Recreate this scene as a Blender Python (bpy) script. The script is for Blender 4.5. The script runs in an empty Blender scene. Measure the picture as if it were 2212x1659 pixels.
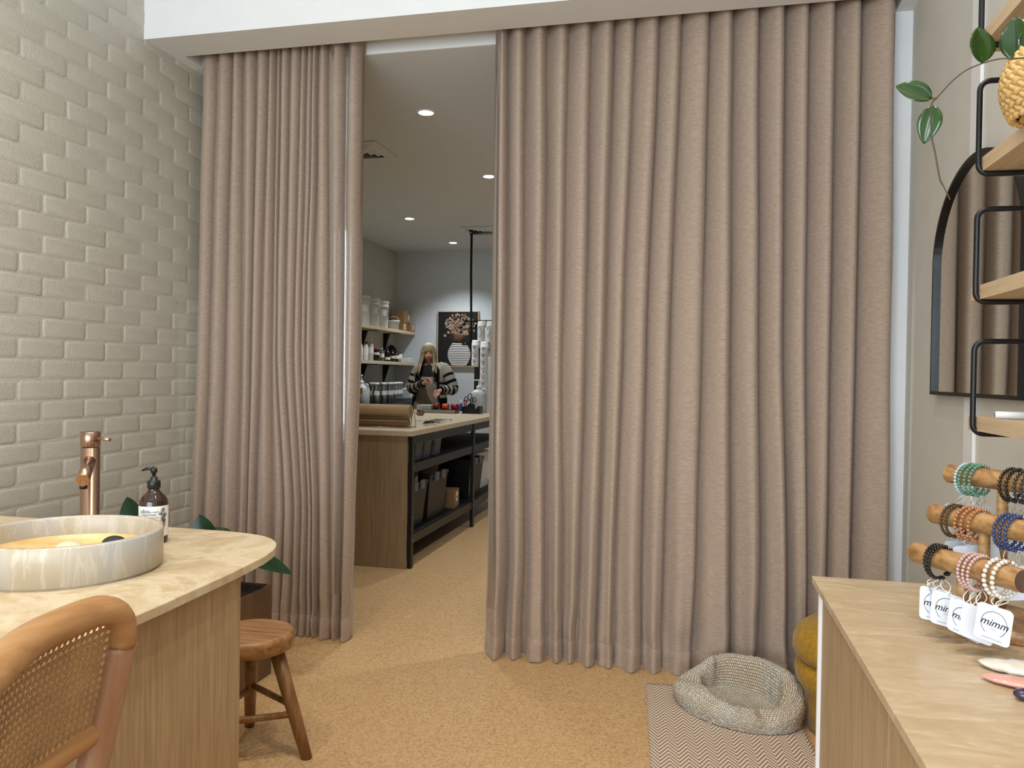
import bpy, bmesh, math, random
from math import sin, cos, pi, radians, sqrt
from mathutils import Vector, Matrix, noise
R_ = random.Random(7)
scn = bpy.context.scene
COL = scn.collection
# ------------------------------------------------------------------ camera
CX, CY, CH = 2.648, 0.0, 1.35
FPX, YAW, PITCH, ROLL = 1700.4, 0.226499, 0.0109414, -0.0158899
F = Vector((-sin(YAW)*cos(PITCH), cos(YAW)*cos(PITCH), -sin(PITCH)))
r0 = Vector((cos(YAW), sin(YAW), 0)); d0 = F.cross(r0)
RT = cos(ROLL)*r0 + sin(ROLL)*d0; DN = -sin(ROLL)*r0 + cos(ROLL)*d0
cd = bpy.data.cameras.new('camera'); cam = bpy.data.objects.new('camera', cd); COL.objects.link(cam)
cd.sensor_fit = 'HORIZONTAL'; cd.sensor_width = 36.0; cd.lens = FPX/2212*36.0; cd.clip_start = 0.02
UP = -DN; BK = -F
cam.matrix_world = Matrix(((RT.x, UP.x, BK.x, CX), (RT.y, UP.y, BK.y, CY), (RT.z, UP.z, BK.z, CH), (0, 0, 0, 1)))
scn.camera = cam
def px(u, v, ax, val):
    """pixel of the 2212x1659 frame -> point on the world plane axis ax = val"""
    C = Vector((CX, CY, CH)); D = RT*((u-1106)/FPX) + DN*((v-829.5)/FPX) + F
    return C + D*((val-C[ax])/D[ax])
# ------------------------------------------------------------------ world, exposure, area lights
w = bpy.data.worlds.new('world'); scn.world = w; w.use_nodes = True
bg = w.node_tree.nodes['Background']; bg.inputs[0].default_value = (0.72, 0.85, 1.0, 1); bg.inputs[1].default_value = 1.0
scn.view_settings.view_transform = 'Standard'; scn.view_settings.look = 'None'
scn.view_settings.gamma = 1.0; scn.view_settings.use_curve_mapping = False
scn.view_settings.exposure = 0.45
scn.cycles.use_denoising = True
scn.cycles.max_bounces = 8; scn.cycles.diffuse_bounces = 4; scn.cycles.transparent_max_bounces = 24
scn.cycles.caustics_reflective = False; scn.cycles.caustics_refractive = False
scn.cycles.sample_clamp_indirect = 6.0
CEIL = 2.964
def area(name, loc, rot, sx, sy, power, col):
    l = bpy.data.lights.new(name, 'AREA'); l.shape = 'RECTANGLE'; l.size = sx; l.size_y = sy; l.energy = power; l.color = col
    o = bpy.data.objects.new(name, l); COL.objects.link(o); o.location = loc; o.rotation_euler = rot; return o
area('shopfront_daylight', (1.7, -2.9, 1.75), (radians(90), 0, 0), 3.3, 2.9, 165, (0.78, 0.89, 1.0))
# ------------------------------------------------------------------ helpers
def tag(o, label=None, cat=None, group=None, kind=None):
    if label: o['label'] = label
    if cat: o['category'] = cat
    if group: o['group'] = group
    if kind: o['kind'] = kind
    return o
def thing(name, label, cat, loc=(0, 0, 0), group=None, rz=0):
    o = bpy.data.objects.new(name, None); COL.objects.link(o); o.location = loc; o.rotation_euler = (0, 0, rz)
    o.empty_display_size = .05
    return tag(o, label, cat, group)
class MB:
    def __init__(s): s.v = []; s.f = []; s.m = []; s.sm = []
    def add(s, vs, fs, mi=0, smooth=True):
        b = len(s.v); s.v += [tuple(p) for p in vs]
        for f in fs: s.f.append([b+i for i in f]); s.m.append(mi); s.sm.append(smooth)
        return s
    def box(s, lo, hi, mi=0, bev=0.0):
        x0, y0, z0 = lo; x1, y1, z1 = hi
        if bev <= 0:
            v = [(x0,y0,z0),(x1,y0,z0),(x1,y1,z0),(x0,y1,z0),(x0,y0,z1),(x1,y0,z1),(x1,y1,z1),(x0,y1,z1)]
            return s.add(v, [(0,3,2,1),(4,5,6,7),(0,1,5,4),(1,2,6,5),(2,3,7,6),(3,0,4,7)], mi, False)
        bm = bmesh.new(); bmesh.ops.create_cube(bm, size=1)
        for q in bm.verts: q.co = Vector(((x0+x1)/2+q.co.x*(x1-x0), (y0+y1)/2+q.co.y*(y1-y0), (z0+z1)/2+q.co.z*(z1-z0)))
        bmesh.ops.bevel(bm, geom=bm.edges[:], offset=bev, segments=2, affect='EDGES', profile=.5)
        return s.bm(bm, mi, False)
    def bm(s, bm, mi=0, smooth=True, M=None):
        bm.verts.index_update(); vs = [(M @ q.co if M else q.co.copy()) for q in bm.verts]
        s.add(vs, [[q.index for q in f.verts] for f in bm.faces], mi, smooth); bm.free(); return s
    def rings(s, rings, mi=0, cap0=True, cap1=True, closed=True, smooth=True, mats=None):
        n = len(rings[0]); b = len(s.v)
        for r in rings: s.v += [tuple(p) for p in r]
        for i in range(len(rings)-1):
            for j in range(n if closed else n-1):
                k = (j+1) % n
                s.f.append([b+i*n+j, b+i*n+k, b+(i+1)*n+k, b+(i+1)*n+j]); s.m.append(mats[i] if mats else mi); s.sm.append(smooth)
        if closed and cap0: s.f.append([b+j for j in range(n)][::-1]); s.m.append(mats[0] if mats else mi); s.sm.append(False)
        if closed and cap1: s.f.append([b+(len(rings)-1)*n+j for j in range(n)]); s.m.append(mats[-1] if mats else mi); s.sm.append(False)
        return s
    def lathe(s, prof, c=(0, 0, 0), n=32, mi=0, sx=1, sy=1, cap=True, mats=None):
        rr = [[(c[0]+r*cos(2*pi*j/n)*sx, c[1]+r*sin(2*pi*j/n)*sy, c[2]+z) for j in range(n)] for r, z in prof]
        return s.rings(rr, mi, cap, cap, mats=mats)
    def tube(s, pts, r, n=10, mi=0, closed=False, flat=1.0, cap=True, upv=None):
        P = [Vector(p) for p in pts]; m = len(P); rr = []
        rad = r if isinstance(r, (list, tuple)) else [r]*m
        t = (P[1]-P[0]).normalized(); u = Vector(upv) if upv else (Vector((0, 0, 1)) if abs(t.z) < .9 else Vector((1, 0, 0)))
        for i in range(m):
            if closed: t = (P[(i+1) % m]-P[i-1]).normalized()
            else: t = (P[min(i+1, m-1)]-P[max(i-1, 0)]).normalized()
            u = (u-t*u.dot(t)); u = u.normalized() if u.length > 1e-6 else t.orthogonal().normalized()
            w_ = t.cross(u)
            rr.append([P[i]+(u*cos(2*pi*j/n)+w_*sin(2*pi*j/n)*flat)*rad[i] for j in range(n)])
        if closed: rr.append(rr[0]); return s.rings(rr, mi, False, False)
        return s.rings(rr, mi, cap, cap)
    def prism(s, poly, z0, z1, mi=0, ax=2, smooth=False):
        def mk(p, z): return (p[0], p[1], z) if ax == 2 else ((p[0], z, p[1]) if ax == 1 else (z, p[0], p[1]))
        return s.rings([[mk(p, z0) for p in poly], [mk(p, z1) for p in poly]], mi, smooth=smooth)
    def grid(s, rows, mi=0, smooth=True):
        return s.rings(rows, mi, False, False, closed=False, smooth=smooth)
    def blob(s, c, r, seg=16, ring=10, mi=0, M=None):
        bm = bmesh.new(); bmesh.ops.create_uvsphere(bm, u_segments=seg, v_segments=ring, radius=1)
        for q in bm.verts:
            p = Vector((q.co.x*r[0], q.co.y*r[1], q.co.z*r[2]))
            q.co = (M @ p if M else p)+Vector(c)
        return s.bm(bm, mi)
    def build(s, name, mat, parent=None, auto=None):
        me = bpy.data.meshes.new(name); me.from_pydata(s.v, [], s.f)
        for mm in (mat if isinstance(mat, (list, tuple)) else [mat]): me.materials.append(mm)
        me.polygons.foreach_set('material_index', s.m); me.polygons.foreach_set('use_smooth', s.sm); me.update()
        o = bpy.data.objects.new(name, me); COL.objects.link(o)
        if parent: o.parent = parent
        return o
def mod(o, t, **k):
    m_ = o.modifiers.new(t.lower(), t)
    for a, b in k.items(): setattr(m_, a, b)
    return o
def copy_tree(o, parent=None):
    c = o.copy(); COL.objects.link(c)
    if parent: c.parent = parent
    for ch in list(o.children): copy_tree(ch, c)
    return c
_tc = {}
def text_mesh(txt, size, shear=0.0, bold=0.0):
    cu = bpy.data.curves.new('t', 'FONT'); cu.body = txt; cu.size = size; cu.align_x = 'CENTER'; cu.align_y = 'CENTER'; cu.shear = shear; cu.offset = bold; cu.resolution_u = 2
    o = bpy.data.objects.new('t', cu); COL.objects.link(o); bpy.context.view_layer.update()
    me = bpy.data.meshes.new_from_object(o.evaluated_get(bpy.context.evaluated_depsgraph_get()))
    vs = [tuple(v.co) for v in me.vertices]; fs = [list(p.vertices) for p in me.polygons]
    bpy.data.objects.remove(o); bpy.data.curves.remove(cu); bpy.data.meshes.remove(me); return vs, fs
def smoothpath(pts, n=6, closed=False):
    P = [Vector(p) for p in pts]; out = []; m = len(P)
    for i in range(m if closed else m-1):
        if closed: a, b, c, d = P[i-1], P[i], P[(i+1) % m], P[(i+2) % m]
        else: a, b, c, d = P[max(i-1, 0)], P[i], P[i+1], P[min(i+2, m-1)]
        for k in range(n):
            t = k/n; out.append(.5*((2*b)+(c-a)*t+(2*a-5*b+4*c-d)*t*t+(3*b-a-3*c+d)*t**3))
    if not closed: out.append(P[-1])
    return out
# ------------------------------------------------------------------ materials
def srgb(r, g, b):
    return tuple(((c/255)/12.92 if c/255 <= .04045 else ((c/255+.055)/1.055)**2.4) for c in (r, g, b))+(1,)
class NM:
    def __init__(s, name):
        s.m = bpy.data.materials.new(name); s.m.use_nodes = True; s.t = s.m.node_tree; s.p = s.t.nodes['Principled BSDF']; s.out = s.t.nodes['Material Output']
    def n(s, t, **k):
        q = s.t.nodes.new(t)
        for a, b in k.items():
            if a in q.inputs.keys() and not hasattr(q, a): q.inputs[a].default_value = b
            else:
                try: setattr(q, a, b)
                except Exception: q.inputs[a].default_value = b
        return q
    def l(s, a, b): s.t.links.new(a, b)
    def coords(s, scale=(1, 1, 1), rot=(0, 0, 0), kind='Object'):
        tc = s.n('ShaderNodeTexCoord'); mp = s.n('ShaderNodeMapping'); s.l(tc.outputs[kind], mp.inputs[0])
        mp.inputs['Scale'].default_value = scale; mp.inputs['Rotation'].default_value = rot; return mp.outputs[0]
    def noise(s, vec, scale, detail=3, rough=.5, dist=0):
        q = s.n('ShaderNodeTexNoise'); s.l(vec, q.inputs['Vector']); q.inputs['Scale'].default_value = scale
        q.inputs['Detail'].default_value = detail; q.inputs['Roughness'].default_value = rough; q.inputs['Distortion'].default_value = dist; return q.outputs['Fac']
    def ramp(s, fac, stops):
        q = s.n('ShaderNodeValToRGB'); s.l(fac, q.inputs[0]); e = q.color_ramp.elements
        while len(e) < len(stops): e.new(.5)
        for i, (p, c) in enumerate(stops): e[i].position = p; e[i].color = c
        return q.outputs[0]
    def mix(s, fac, a, b, mode='MIX'):
        q = s.n('ShaderNodeMix'); q.data_type = 'RGBA'; q.blend_type = mode
        for i, x in ((0, fac), (6, a), (7, b)):
            if isinstance(x, (int, float, tuple)): q.inputs[i].default_value = x
            else: s.l(x, q.inputs[i])
        return q.outputs[2]
    def math(s, op, a, b=None, c=None):
        q = s.n('ShaderNodeMath'); q.operation = op
        for i, x in enumerate((a, b, c)):
            if x is None: continue
            if isinstance(x, (int, float)): q.inputs[i].default_value = x
            else: s.l(x, q.inputs[i])
        return q.outputs[0]
    def bump(s, h, strength=.3, dist=.002):
        q = s.n('ShaderNodeBump'); q.inputs['Strength'].default_value = strength; q.inputs['Distance'].default_value = dist
        s.l(h, q.inputs['Height']); s.l(q.outputs[0], s.p.inputs['Normal']); return q
    def base(s, c):
        if isinstance(c, tuple): s.p.inputs['Base Color'].default_value = c
        else: s.l(c, s.p.inputs['Base Color'])
    def set(s, **k):
        for a, b in k.items(): s.p.inputs[a.replace('_', ' ')].default_value = b
        return s
def plain(name, col, rough=.5, metal=0, spec=.5, bump=0, bs=200, coat=0, trans=0, ior=1.45, var=.04):
    m = NM(name); m.set(Roughness=rough, Metallic=metal, IOR=ior); m.p.inputs['Specular IOR Level'].default_value = spec
    if coat: m.p.inputs['Coat Weight'].default_value = coat; m.p.inputs['Coat Roughness'].default_value = .08
    if trans: m.p.inputs['Transmission Weight'].default_value = trans
    v = m.coords(); nz = m.noise(v, 9, 3)
    dk = tuple(c*(1-var*2) for c in col[:3])+(1,); lt = tuple(min(1, c*(1+var)) for c in col[:3])+(1,)
    m.base(m.ramp(nz, [(.3, dk), (.7, lt)]))
    if bump: m.bump(m.noise(v, bs, 3, .6), bump, .001)
    return m.m
def wood(name, c1, c2, c3, axis=2, sc=60, rough=.45, streak=.05, bump=.15):
    m = NM(name); s = [1, 1, 1]; s[axis] = streak; v = m.coords(tuple(s))
    a = m.noise(v, sc, 5, .6, .3); b = m.noise(v, sc*.18, 3, .5, .6)
    c = m.ramp(a, [(.3, c1), (.5, c2), (.72, c3)]); c = m.mix(m.math('MULTIPLY', b, .55), c, c1)
    m.base(c); m.set(Roughness=rough); m.bump(a, bump, .0008); return m.m
def fabric(name, c1, c2, rough=.9, s1=(30, 30, 900), bump=.25, spec=.2):
    m = NM(name); v = m.coords(s1); v2 = m.coords((900, 900, 40))
    a = m.noise(v, 1, 3, .6); b = m.noise(v2, 1, 2, .5)
    c = m.ramp(a, [(.32, c1), (.68, c2)]); c = m.mix(m.math('MULTIPLY', b, .3), c, c1)
    m.base(c); m.set(Roughness=rough); m.p.inputs['Specular IOR Level'].default_value = spec
    m.p.inputs['Sheen Weight'].default_value = .15
    h = m.math('ADD', a, b); m.bump(h, bump, .0007); return m.m
M = {}
M['white_paint'] = plain('white_paint', srgb(232, 233, 233), .55, bump=.05, bs=300, var=.01)
M['grey_wall'] = plain('grey_wall', srgb(212, 209, 200), .85, bump=.3, bs=350, var=.015, spec=.25)
M['back_wall'] = plain('back_wall', srgb(206, 214, 220), .8, bump=.1, bs=300, var=.015, spec=.2)
M['back_wall_warm'] = plain('back_wall_warm', srgb(196, 196, 188), .8, bump=.1, bs=300, var=.015, spec=.2)
M['ceiling'] = plain('ceiling_paint', srgb(214, 222, 230), .85, var=.01, spec=.2)
m = NM('painted_brick'); v = m.coords(); a = m.noise(v, 170, 4, .65); b = m.noise(v, 1.3, 3)
m.base(m.ramp(b, [(.3, srgb(198, 194, 180)), (.7, srgb(209, 205, 192))])); m.set(Roughness=.45); m.bump(a, .8, .004); M['brick'] = m.m
m = NM('cork_floor'); v = m.coords(); a = m.noise(v, 110, 4, .7); vo = m.n('ShaderNodeTexVoronoi'); m.l(v, vo.inputs['Vector']); vo.inputs['Scale'].default_value = 130
c = m.ramp(vo.outputs['Color'], [(.0, srgb(164, 126, 82)), (.45, srgb(194, 158, 111)), (1, srgb(212, 180, 136))])
c = m.mix(m.ramp(a, [(.3, (1, 1, 1, 1)), (.4, (0, 0, 0, 1))]), c, srgb(150, 108, 66)); d = m.noise(v, 2.2, 2)
c = m.mix(m.math('MULTIPLY', d, .25), c, srgb(206, 170, 120)); m.base(c); m.set(Roughness=.38); m.bump(a, .08, .001); M['cork'] = m.m
M['curtain'] = fabric('linen_curtain', srgb(154, 134, 118), srgb(186, 167, 150), .85, (40, 40, 560), .08)
M['oak'] = wood('oak_laminate', srgb(152, 126, 92), srgb(176, 150, 114), srgb(192, 168, 132), 2, 90, .5)
M['oak_bench'] = wood('bench_laminate', srgb(134, 110, 80), srgb(153, 129, 97), srgb(167, 143, 111), 2, 60, .5)
M['oak_pale'] = wood('pale_oak', srgb(182, 156, 122), srgb(202, 178, 146), srgb(214, 192, 160), 1, 70, .5, .06)
M['birch'] = wood('birch_worktop', srgb(186, 168, 138), srgb(202, 186, 158), srgb(212, 198, 172), 1, 50, .45, .06)
M['beech'] = wood('bent_beech', srgb(158, 114, 70), srgb(184, 140, 92), srgb(198, 156, 108), 1, 40, .35, .08, .05)
M['beech_up'] = wood('beech_upright', srgb(156, 116, 88), srgb(176, 136, 106), srgb(188, 150, 120), 2, 40, .35, .08, .05)
M['teak'] = wood('reclaimed_teak', srgb(112, 76, 42), srgb(150, 108, 66), srgb(178, 138, 92), 2, 45, .4, .07, .4)
M['teak_top'] = wood('teak_seat', srgb(120, 80, 44), srgb(164, 120, 74), srgb(190, 148, 98), 0, 40, .38, .08, .4)
M['acacia'] = wood('acacia_round', srgb(122, 84, 48), srgb(180, 138, 88), srgb(208, 170, 118), 1, 60, .4, .06, .2)
M['acacia_end'] = wood('acacia_end_grain', srgb(70, 50, 38), srgb(96, 72, 56), srgb(112, 88, 70), 2, 90, .6, .1)
m = NM('cream_travertine'); v = m.coords((1, 1, .4)); a = m.noise(v, 4.5, 9, .68, 1.1); b = m.noise(v, 42, 4, .6)
c = m.ramp(a, [(.32, srgb(176, 152, 116)), (.45, srgb(200, 180, 146)), (.53, srgb(216, 201, 172)), (.60, srgb(194, 173, 138)), (.75, srgb(182, 158, 122))]); c = m.mix(m.math('MULTIPLY', b, .25), c, srgb(190, 168, 134)); m.base(c); m.set(Roughness=.33); M['stone_top'] = m.m
m = NM('tan_sandstone'); v = m.coords((1, 3.2, 1), (0, 0, radians(62))); a = m.noise(v, 9, 8, .7, .9); b = m.noise(m.coords(), 60, 5, .7)
c = m.ramp(a, [(.3, srgb(170, 148, 116)), (.5, srgb(188, 167, 134)), (.68, srgb(208, 191, 162))]); c = m.mix(m.math('MULTIPLY', b, .35), c, srgb(184, 156, 120)); m.base(c); m.set(Roughness=.3); M['sand_top'] = m.m
m = NM('basin_travertine'); v = m.coords((1, 1, .16)); a = m.noise(v, 26, 6, .6, 1.2); b = m.noise(v, 8, 3, .5, .5)
c = m.ramp(b, [(.3, srgb(176, 158, 130)), (.5, srgb(184, 174, 156)), (.65, srgb(176, 173, 168))]); c = m.mix(m.ramp(a, [(.52, (0, 0, 0, 1)), (.575, (.32, .32, .32, 1)), (.63, (0, 0, 0, 1))]), c, srgb(226, 218, 204)); m.base(c); m.set(Roughness=.35); m.bump(a, .1, .001); M['basin'] = m.m
m = NM('basin_floor'); v = m.coords(); a = m.noise(v, 14, 6, .6, .8); m.base(m.ramp(a, [(.3, srgb(204, 166, 104)), (.6, srgb(226, 194, 136))])); m.set(Roughness=.3); M['basin_in'] = m.m
m = NM('brushed_copper'); v = m.coords((1, 1, .02)); a = m.noise(v, 400, 2); m.base(m.ramp(a, [(.3, srgb(150, 120, 102)), (.7, srgb(176, 148, 128))])); m.set(Metallic=1.0, Roughness=.27); M['copper'] = m.m
M['black'] = plain('black_steel', srgb(13, 13, 14), .4, var=.02)
M['black_matte'] = plain('black_matte', srgb(16, 16, 17), .7, var=.02)
M['black_plastic'] = plain('black_plastic', srgb(24, 24, 26), .35, var=.02)
M['bin'] = plain('bin_plastic', srgb(17, 18, 19), .45, var=.03)
M['grey_clip'] = plain('grey_clip', srgb(96, 100, 104), .5)
M['white_plastic'] = plain('white_plastic', srgb(225, 227, 228), .4, var=.01)
M['natural_plastic'] = plain('natural_plastic', srgb(198, 204, 202), .35, var=.02)
M['aluminium'] = plain('aluminium', srgb(178, 180, 184), .28, 1.0)
M['paper'] = plain('paper', srgb(238, 238, 236), .7, var=.01)
M['tag_card'] = plain('tag_card', srgb(222, 227, 236), .5, var=.004)
M['ink'] = plain('ink', srgb(38, 38, 44), .7)
M['grey_ink'] = plain('grey_ink', srgb(120, 124, 132), .7)
M['kraft'] = plain('kraft_card', srgb(150, 116, 80), .8, var=.04)
M['kraft_paper'] = plain('kraft_paper', srgb(166, 136, 98), .7, var=.04)
M['amber'] = plain('amber_glass', srgb(46, 25, 9), .06, coat=.6, var=.02)
M['amber_dark'] = plain('dark_amber_glass', srgb(34, 20, 12), .12)
M['label'] = plain('label_paper', srgb(236, 236, 232), .6, var=.01)
M['orange'] = plain('orange_plastic', srgb(236, 84, 34), .4)
M['red'] = plain('red_plastic', srgb(140, 28, 28), .4)
M['blue'] = plain('blue_label', srgb(30, 46, 110), .4)
M['yellow'] = plain('yellow_label', srgb(214, 176, 30), .5)
M['green'] = plain('green_label', srgb(150, 190, 60), .5)
M['ficus'] = plain('ficus_leaf', srgb(22, 58, 30), .25, var=.12)
M['hoya'] = plain('hoya_leaf', srgb(36, 68, 20), .14, coat=.4, var=.2)
M['vine'] = plain('vine', srgb(84, 72, 56), .7)
M['plant_box'] = wood('planter_timber', srgb(82, 58, 38), srgb(104, 76, 50), srgb(118, 90, 62), 2, 40)
M['soil'] = plain('soil', srgb(40, 30, 22), .95, bump=.6)
M['mustard'] = fabric('mustard_velvet', srgb(150, 112, 26), srgb(178, 138, 42), .8, (60, 60, 60), .15)
M['cord'] = plain('white_cord', srgb(236, 235, 230), .7, bump=.3, bs=900)
M['gold'] = plain('gold_bead', srgb(230, 190, 110), .2, 1.0)
M['rose_quartz_slab'] = plain('pink_crystal', srgb(226, 164, 150), .12, coat=.5, var=.15)
M['white_crystal'] = plain('white_crystal', srgb(226, 220, 206), .15, coat=.5, var=.08)
M['purple_crystal'] = plain('purple_crystal', srgb(58, 44, 72), .12, coat=.5, var=.4)
M['cream_stone'] = plain('cream_pebble', srgb(226, 212, 182), .45, var=.05)
M['dark_stone'] = plain('dark_pebble', srgb(44, 44, 46), .7, bump=.3, bs=120)
M['skin'] = plain('skin', srgb(196, 146, 124), .5, var=.03)
M['lips'] = plain('lips', srgb(150, 84, 78), .5)
M['hair'] = wood('blonde_hair', srgb(104, 92, 66), srgb(166, 152, 118), srgb(196, 184, 152), 2, 120, .5, .05, .5)
M['cardigan'] = plain('cardigan_wool', srgb(150, 144, 132), .95, bump=.8, bs=250, var=.06, spec=.1)
M['cardigan_black'] = plain('cardigan_black_wool', srgb(20, 20, 22), .95, bump=.8, bs=250, spec=.1)
M['apron'] = plain('linen_apron', srgb(122, 112, 98), .9, bump=.4, bs=400, var=.06)
M['black_cloth'] = plain('black_cloth', srgb(14, 14, 16), .9)
M['mirror'] = plain('mirror_glass', srgb(222, 226, 222), .015, 1.0, var=0)
M['cane'] = plain('cane_strand', srgb(194, 156, 110), .4, var=.12)
M['seat_red'] = plain('seat_timber', srgb(136, 70, 44), .4)
M['basket'] = plain('seagrass', srgb(214, 176, 112), .6, var=.12)
m = NM('downlight_lens'); m.p.inputs['Emission Color'].default_value = (1, .97, .9, 1); m.p.inputs['Emission Strength'].default_value = 14; M['lens'] = m.m
m = NM('clear_vinyl'); tr = m.n('ShaderNodeBsdfTransparent'); gl = m.n('ShaderNodeBsdfGlossy'); gl.inputs['Roughness'].default_value = .04
fr = m.n('ShaderNodeFresnel'); fr.inputs['IOR'].default_value = 1.5; ms = m.n('ShaderNodeMixShader'); m.l(m.math('MULTIPLY', fr.outputs[0], .55), ms.inputs[0]); m.l(tr.outputs[0], ms.inputs[1]); m.l(gl.outputs[0], ms.inputs[2]); m.l(ms.outputs[0], m.out.inputs[0])
tr.inputs[0].default_value = (.97, .97, .97, 1); M['vinyl'] = m.m
# ------------------------------------------------------------------ room shell
def struct(name, mb, mat, parent=None):
    o = mb.build(name, mat, parent)
    if not parent: o['kind'] = 'structure'
    return o
WX = 3.55
struct('floor', MB().box((-1.4, -3.1, -.05), (4.9, 10.0, 0)), M['cork'])
BULK = 3.358
wl = struct('wall_left', MB().box((-.25, -3.1, 0), (0, 3.95, 4.2)), M['brick'])
# painted bricks: each one its own piece where the photo shows them
def brick_mesh(Lx, seed):
    rr = random.Random(seed); mb = MB(); hz, hy = .0395, Lx/2
    def ring(ins, d, c):
        h, y = hz-ins, hy-ins
        pts = [(-y+c, -h), (y-c, -h), (y, -h+c), (y, h-c), (y-c, h), (-y+c, h), (-y, h-c), (-y, -h+c)]
        return [(d, p[0]+rr.uniform(-.0007, .0007), p[1]+rr.uniform(-.0007, .0007)) for p in pts]
    mb.rings([ring(-.001, -.001, .006), ring(.0015, .0008, .008), ring(.005, .0022, .010), ring(.012, .0030, .012)], 0, False, True)
    mb.sm = [True]*len(mb.sm)
    me = bpy.data.meshes.new('brick'); me.from_pydata(mb.v, [], mb.f); me.materials.append(M['brick']); me.polygons.foreach_set('use_smooth', mb.sm); me.update(); return me
BM = [brick_mesh(.2325, i) for i in range(5)]
zj, yj = CH-.0496, 2.63509
stuffb = MB()
for k in range(-34, 16):
    zc = zj-.086*(k+.5)
    if zc < .04 or zc > 4.15: continue
    off = 0 if k % 2 == 0 else .12
    for n in range(-23, 6):
        yc = yj+off+.24*n+.12
        if yc < -3 or yc > 3.84: continue
        vis = 2.38 < yc < 3.78 and .55 < zc < 3.36
        if vis:
            o = bpy.data.objects.new('brick', BM[R_.randrange(5)]); COL.objects.link(o); o.parent = wl
            o.location = (R_.uniform(-.0016, .0008), yc+R_.uniform(-.002, .002), zc+R_.uniform(-.0015, .0015)); o.rotation_euler = (R_.uniform(-.006, .006), R_.uniform(-.012, .012), R_.uniform(-.01, .01))
        elif yc > .6 and zc > .3:
            me = BM[R_.randrange(5)]; b = len(stuffb.v)
            stuffb.v += [(q.co.x+R_.uniform(-.001, .0005), q.co.y+yc, q.co.z+zc) for q in me.vertices]
            for p in me.polygons: stuffb.f.append([b+i for i in p.vertices]); stuffb.m.append(0); stuffb.sm.append(True)
o = stuffb.build('brick', M['brick'], wl); o['kind'] = 'stuff'
struct('wall_right', MB().box((WX, -3.1, 0), (WX+.2, 3.74, 4.2)), M['grey_wall'])
struct('trim_1', MB().box((3.478, 3.735, 0), (WX+.2, 3.83, CEIL), bev=.002), M['white_paint'])          # white jamb
ya, yb = px(2105, 200, 0, WX).y, px(2126, 200, 0, WX).y
struct('trim_2', MB().box((WX-.012, yb, 0), (WX, ya, 4.2), bev=.003), M['white_paint'])                  # vertical painted strip on the right wall
# bulkhead with recessed curtain track
bk = MB()
bk.box((0, BULK, CEIL), (WX, 3.582, 4.2)); bk.box((0, 3.582, CEIL), (.069, 3.735, 4.2)); bk.box((3.478, 3.582, CEIL), (WX, 3.735, 4.2))
bk.box((.069, 3.582, CEIL+.16), (3.478, 3.735, 4.2)); bk.box((0, 3.735, CEIL), (WX, 3.75, 4.2))
struct('wall_bulkhead', bk, M['white_paint'])
struct('ceiling', MB().box((-.1, -3.1, 4.2), (WX+.2, BULK+.4, 4.3)), M['white_paint'])
struct('trim_3', MB().box((.1, 3.64, CEIL+.13), (3.45, 3.675, CEIL+.16)), M['white_plastic'])            # curtain track
struct('ceiling_back', MB().box((-1.4, 3.75, CEIL), (4.9, 10.0, CEIL+.1)), M['ceiling'])
struct('wall_back', MB().box((-1.4, 9.88, 0), (4.9, 10.0, CEIL)), M['back_wall'])
struct('wall_back_left', MB().box((-1.35, 3.85, 0), (-1.226, 9.88, CEIL)), M['back_wall_warm'])
struct('wall_back_right', MB().box((4.8, 3.7, 0), (4.9, 9.88, CEIL)), M['back_wall'])
struct('wall_return_left', MB().box((-1.35, 3.8, 0), (-.25, 3.85, CEIL)), M['back_wall_warm'])
struct('wall_return_right', MB().box((WX+.2, 3.74, 0), (4.9, 3.83, CEIL)), M['back_wall_warm'])
# shopfront behind the camera: sill wall, mullions, open glazing where the daylight comes in
sf = MB(); sf.box((-.25, -3.15, 0), (WX+.2, -3.05, .25)); sf.box((-.25, -3.15, 3.25), (WX+.2, -3.05, 4.2)); sf.box((-.25, -3.15, .25), (.02, -3.05, 3.25)); sf.box((WX-.15, -3.15, .25), (WX+.2, -3.05, 3.25))
struct('wall_front', sf, M['white_paint'])
wf = MB(); [wf.box((x, -3.12, .25), (x+.05, -3.08, 3.25)) for x in (.02, 1.15, 2.3, 3.35)]
struct('window_1', wf, M['black'])
# ------------------------------------------------------------------ lights with fittings
def downlight(x, y, z, power, label, lit=True, group='round downlights in the back room ceiling', col=(.93, .97, 1)):
    t = thing('downlight', label, 'light', (x, y, z), group)
    MB().lathe([(.046, -.004), (.058, -.006), (.062, -.002), (.062, 0)], n=24, cap=False).build('trim_ring', M['white_plastic'], t)
    MB().lathe([(.001, -.003), (.046, -.0035), (.047, 0)], n=24, cap=False).build('lens', M['lens'], t)
    l = bpy.data.lights.new('lamp', 'SPOT'); l.energy = power; l.spot_size = radians(110); l.spot_blend = .8; l.shadow_soft_size = .05; l.color = col
    o = bpy.data.objects.new('lamp', l); COL.objects.link(o); o.parent = t; o.location = (0, 0, -.02)
    return t
downlight(1.01, 4.627, CEIL, 42, 'bright round recessed downlight nearest the curtains', group=None)
downlight(1.0, 6.2, CEIL, 50, 'round downlight half hidden by the edge of the right curtain', group=None)
downlight(-.26, 7.75, CEIL, 70, 'round downlight above the white tub shelves', group=None)
downlight(-.25, 9.24, CEIL, 70, 'small round downlight farthest back, near the back wall', group=None)
for x, y, nm in ((2.7, 4.6, 'nearest'), (2.7, 6.6, 'middle'), (2.7, 8.8, 'farthest')):
    downlight(x, y, CEIL, 70, nm+' of three round downlights above the part of the back room the right curtain hides')
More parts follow.
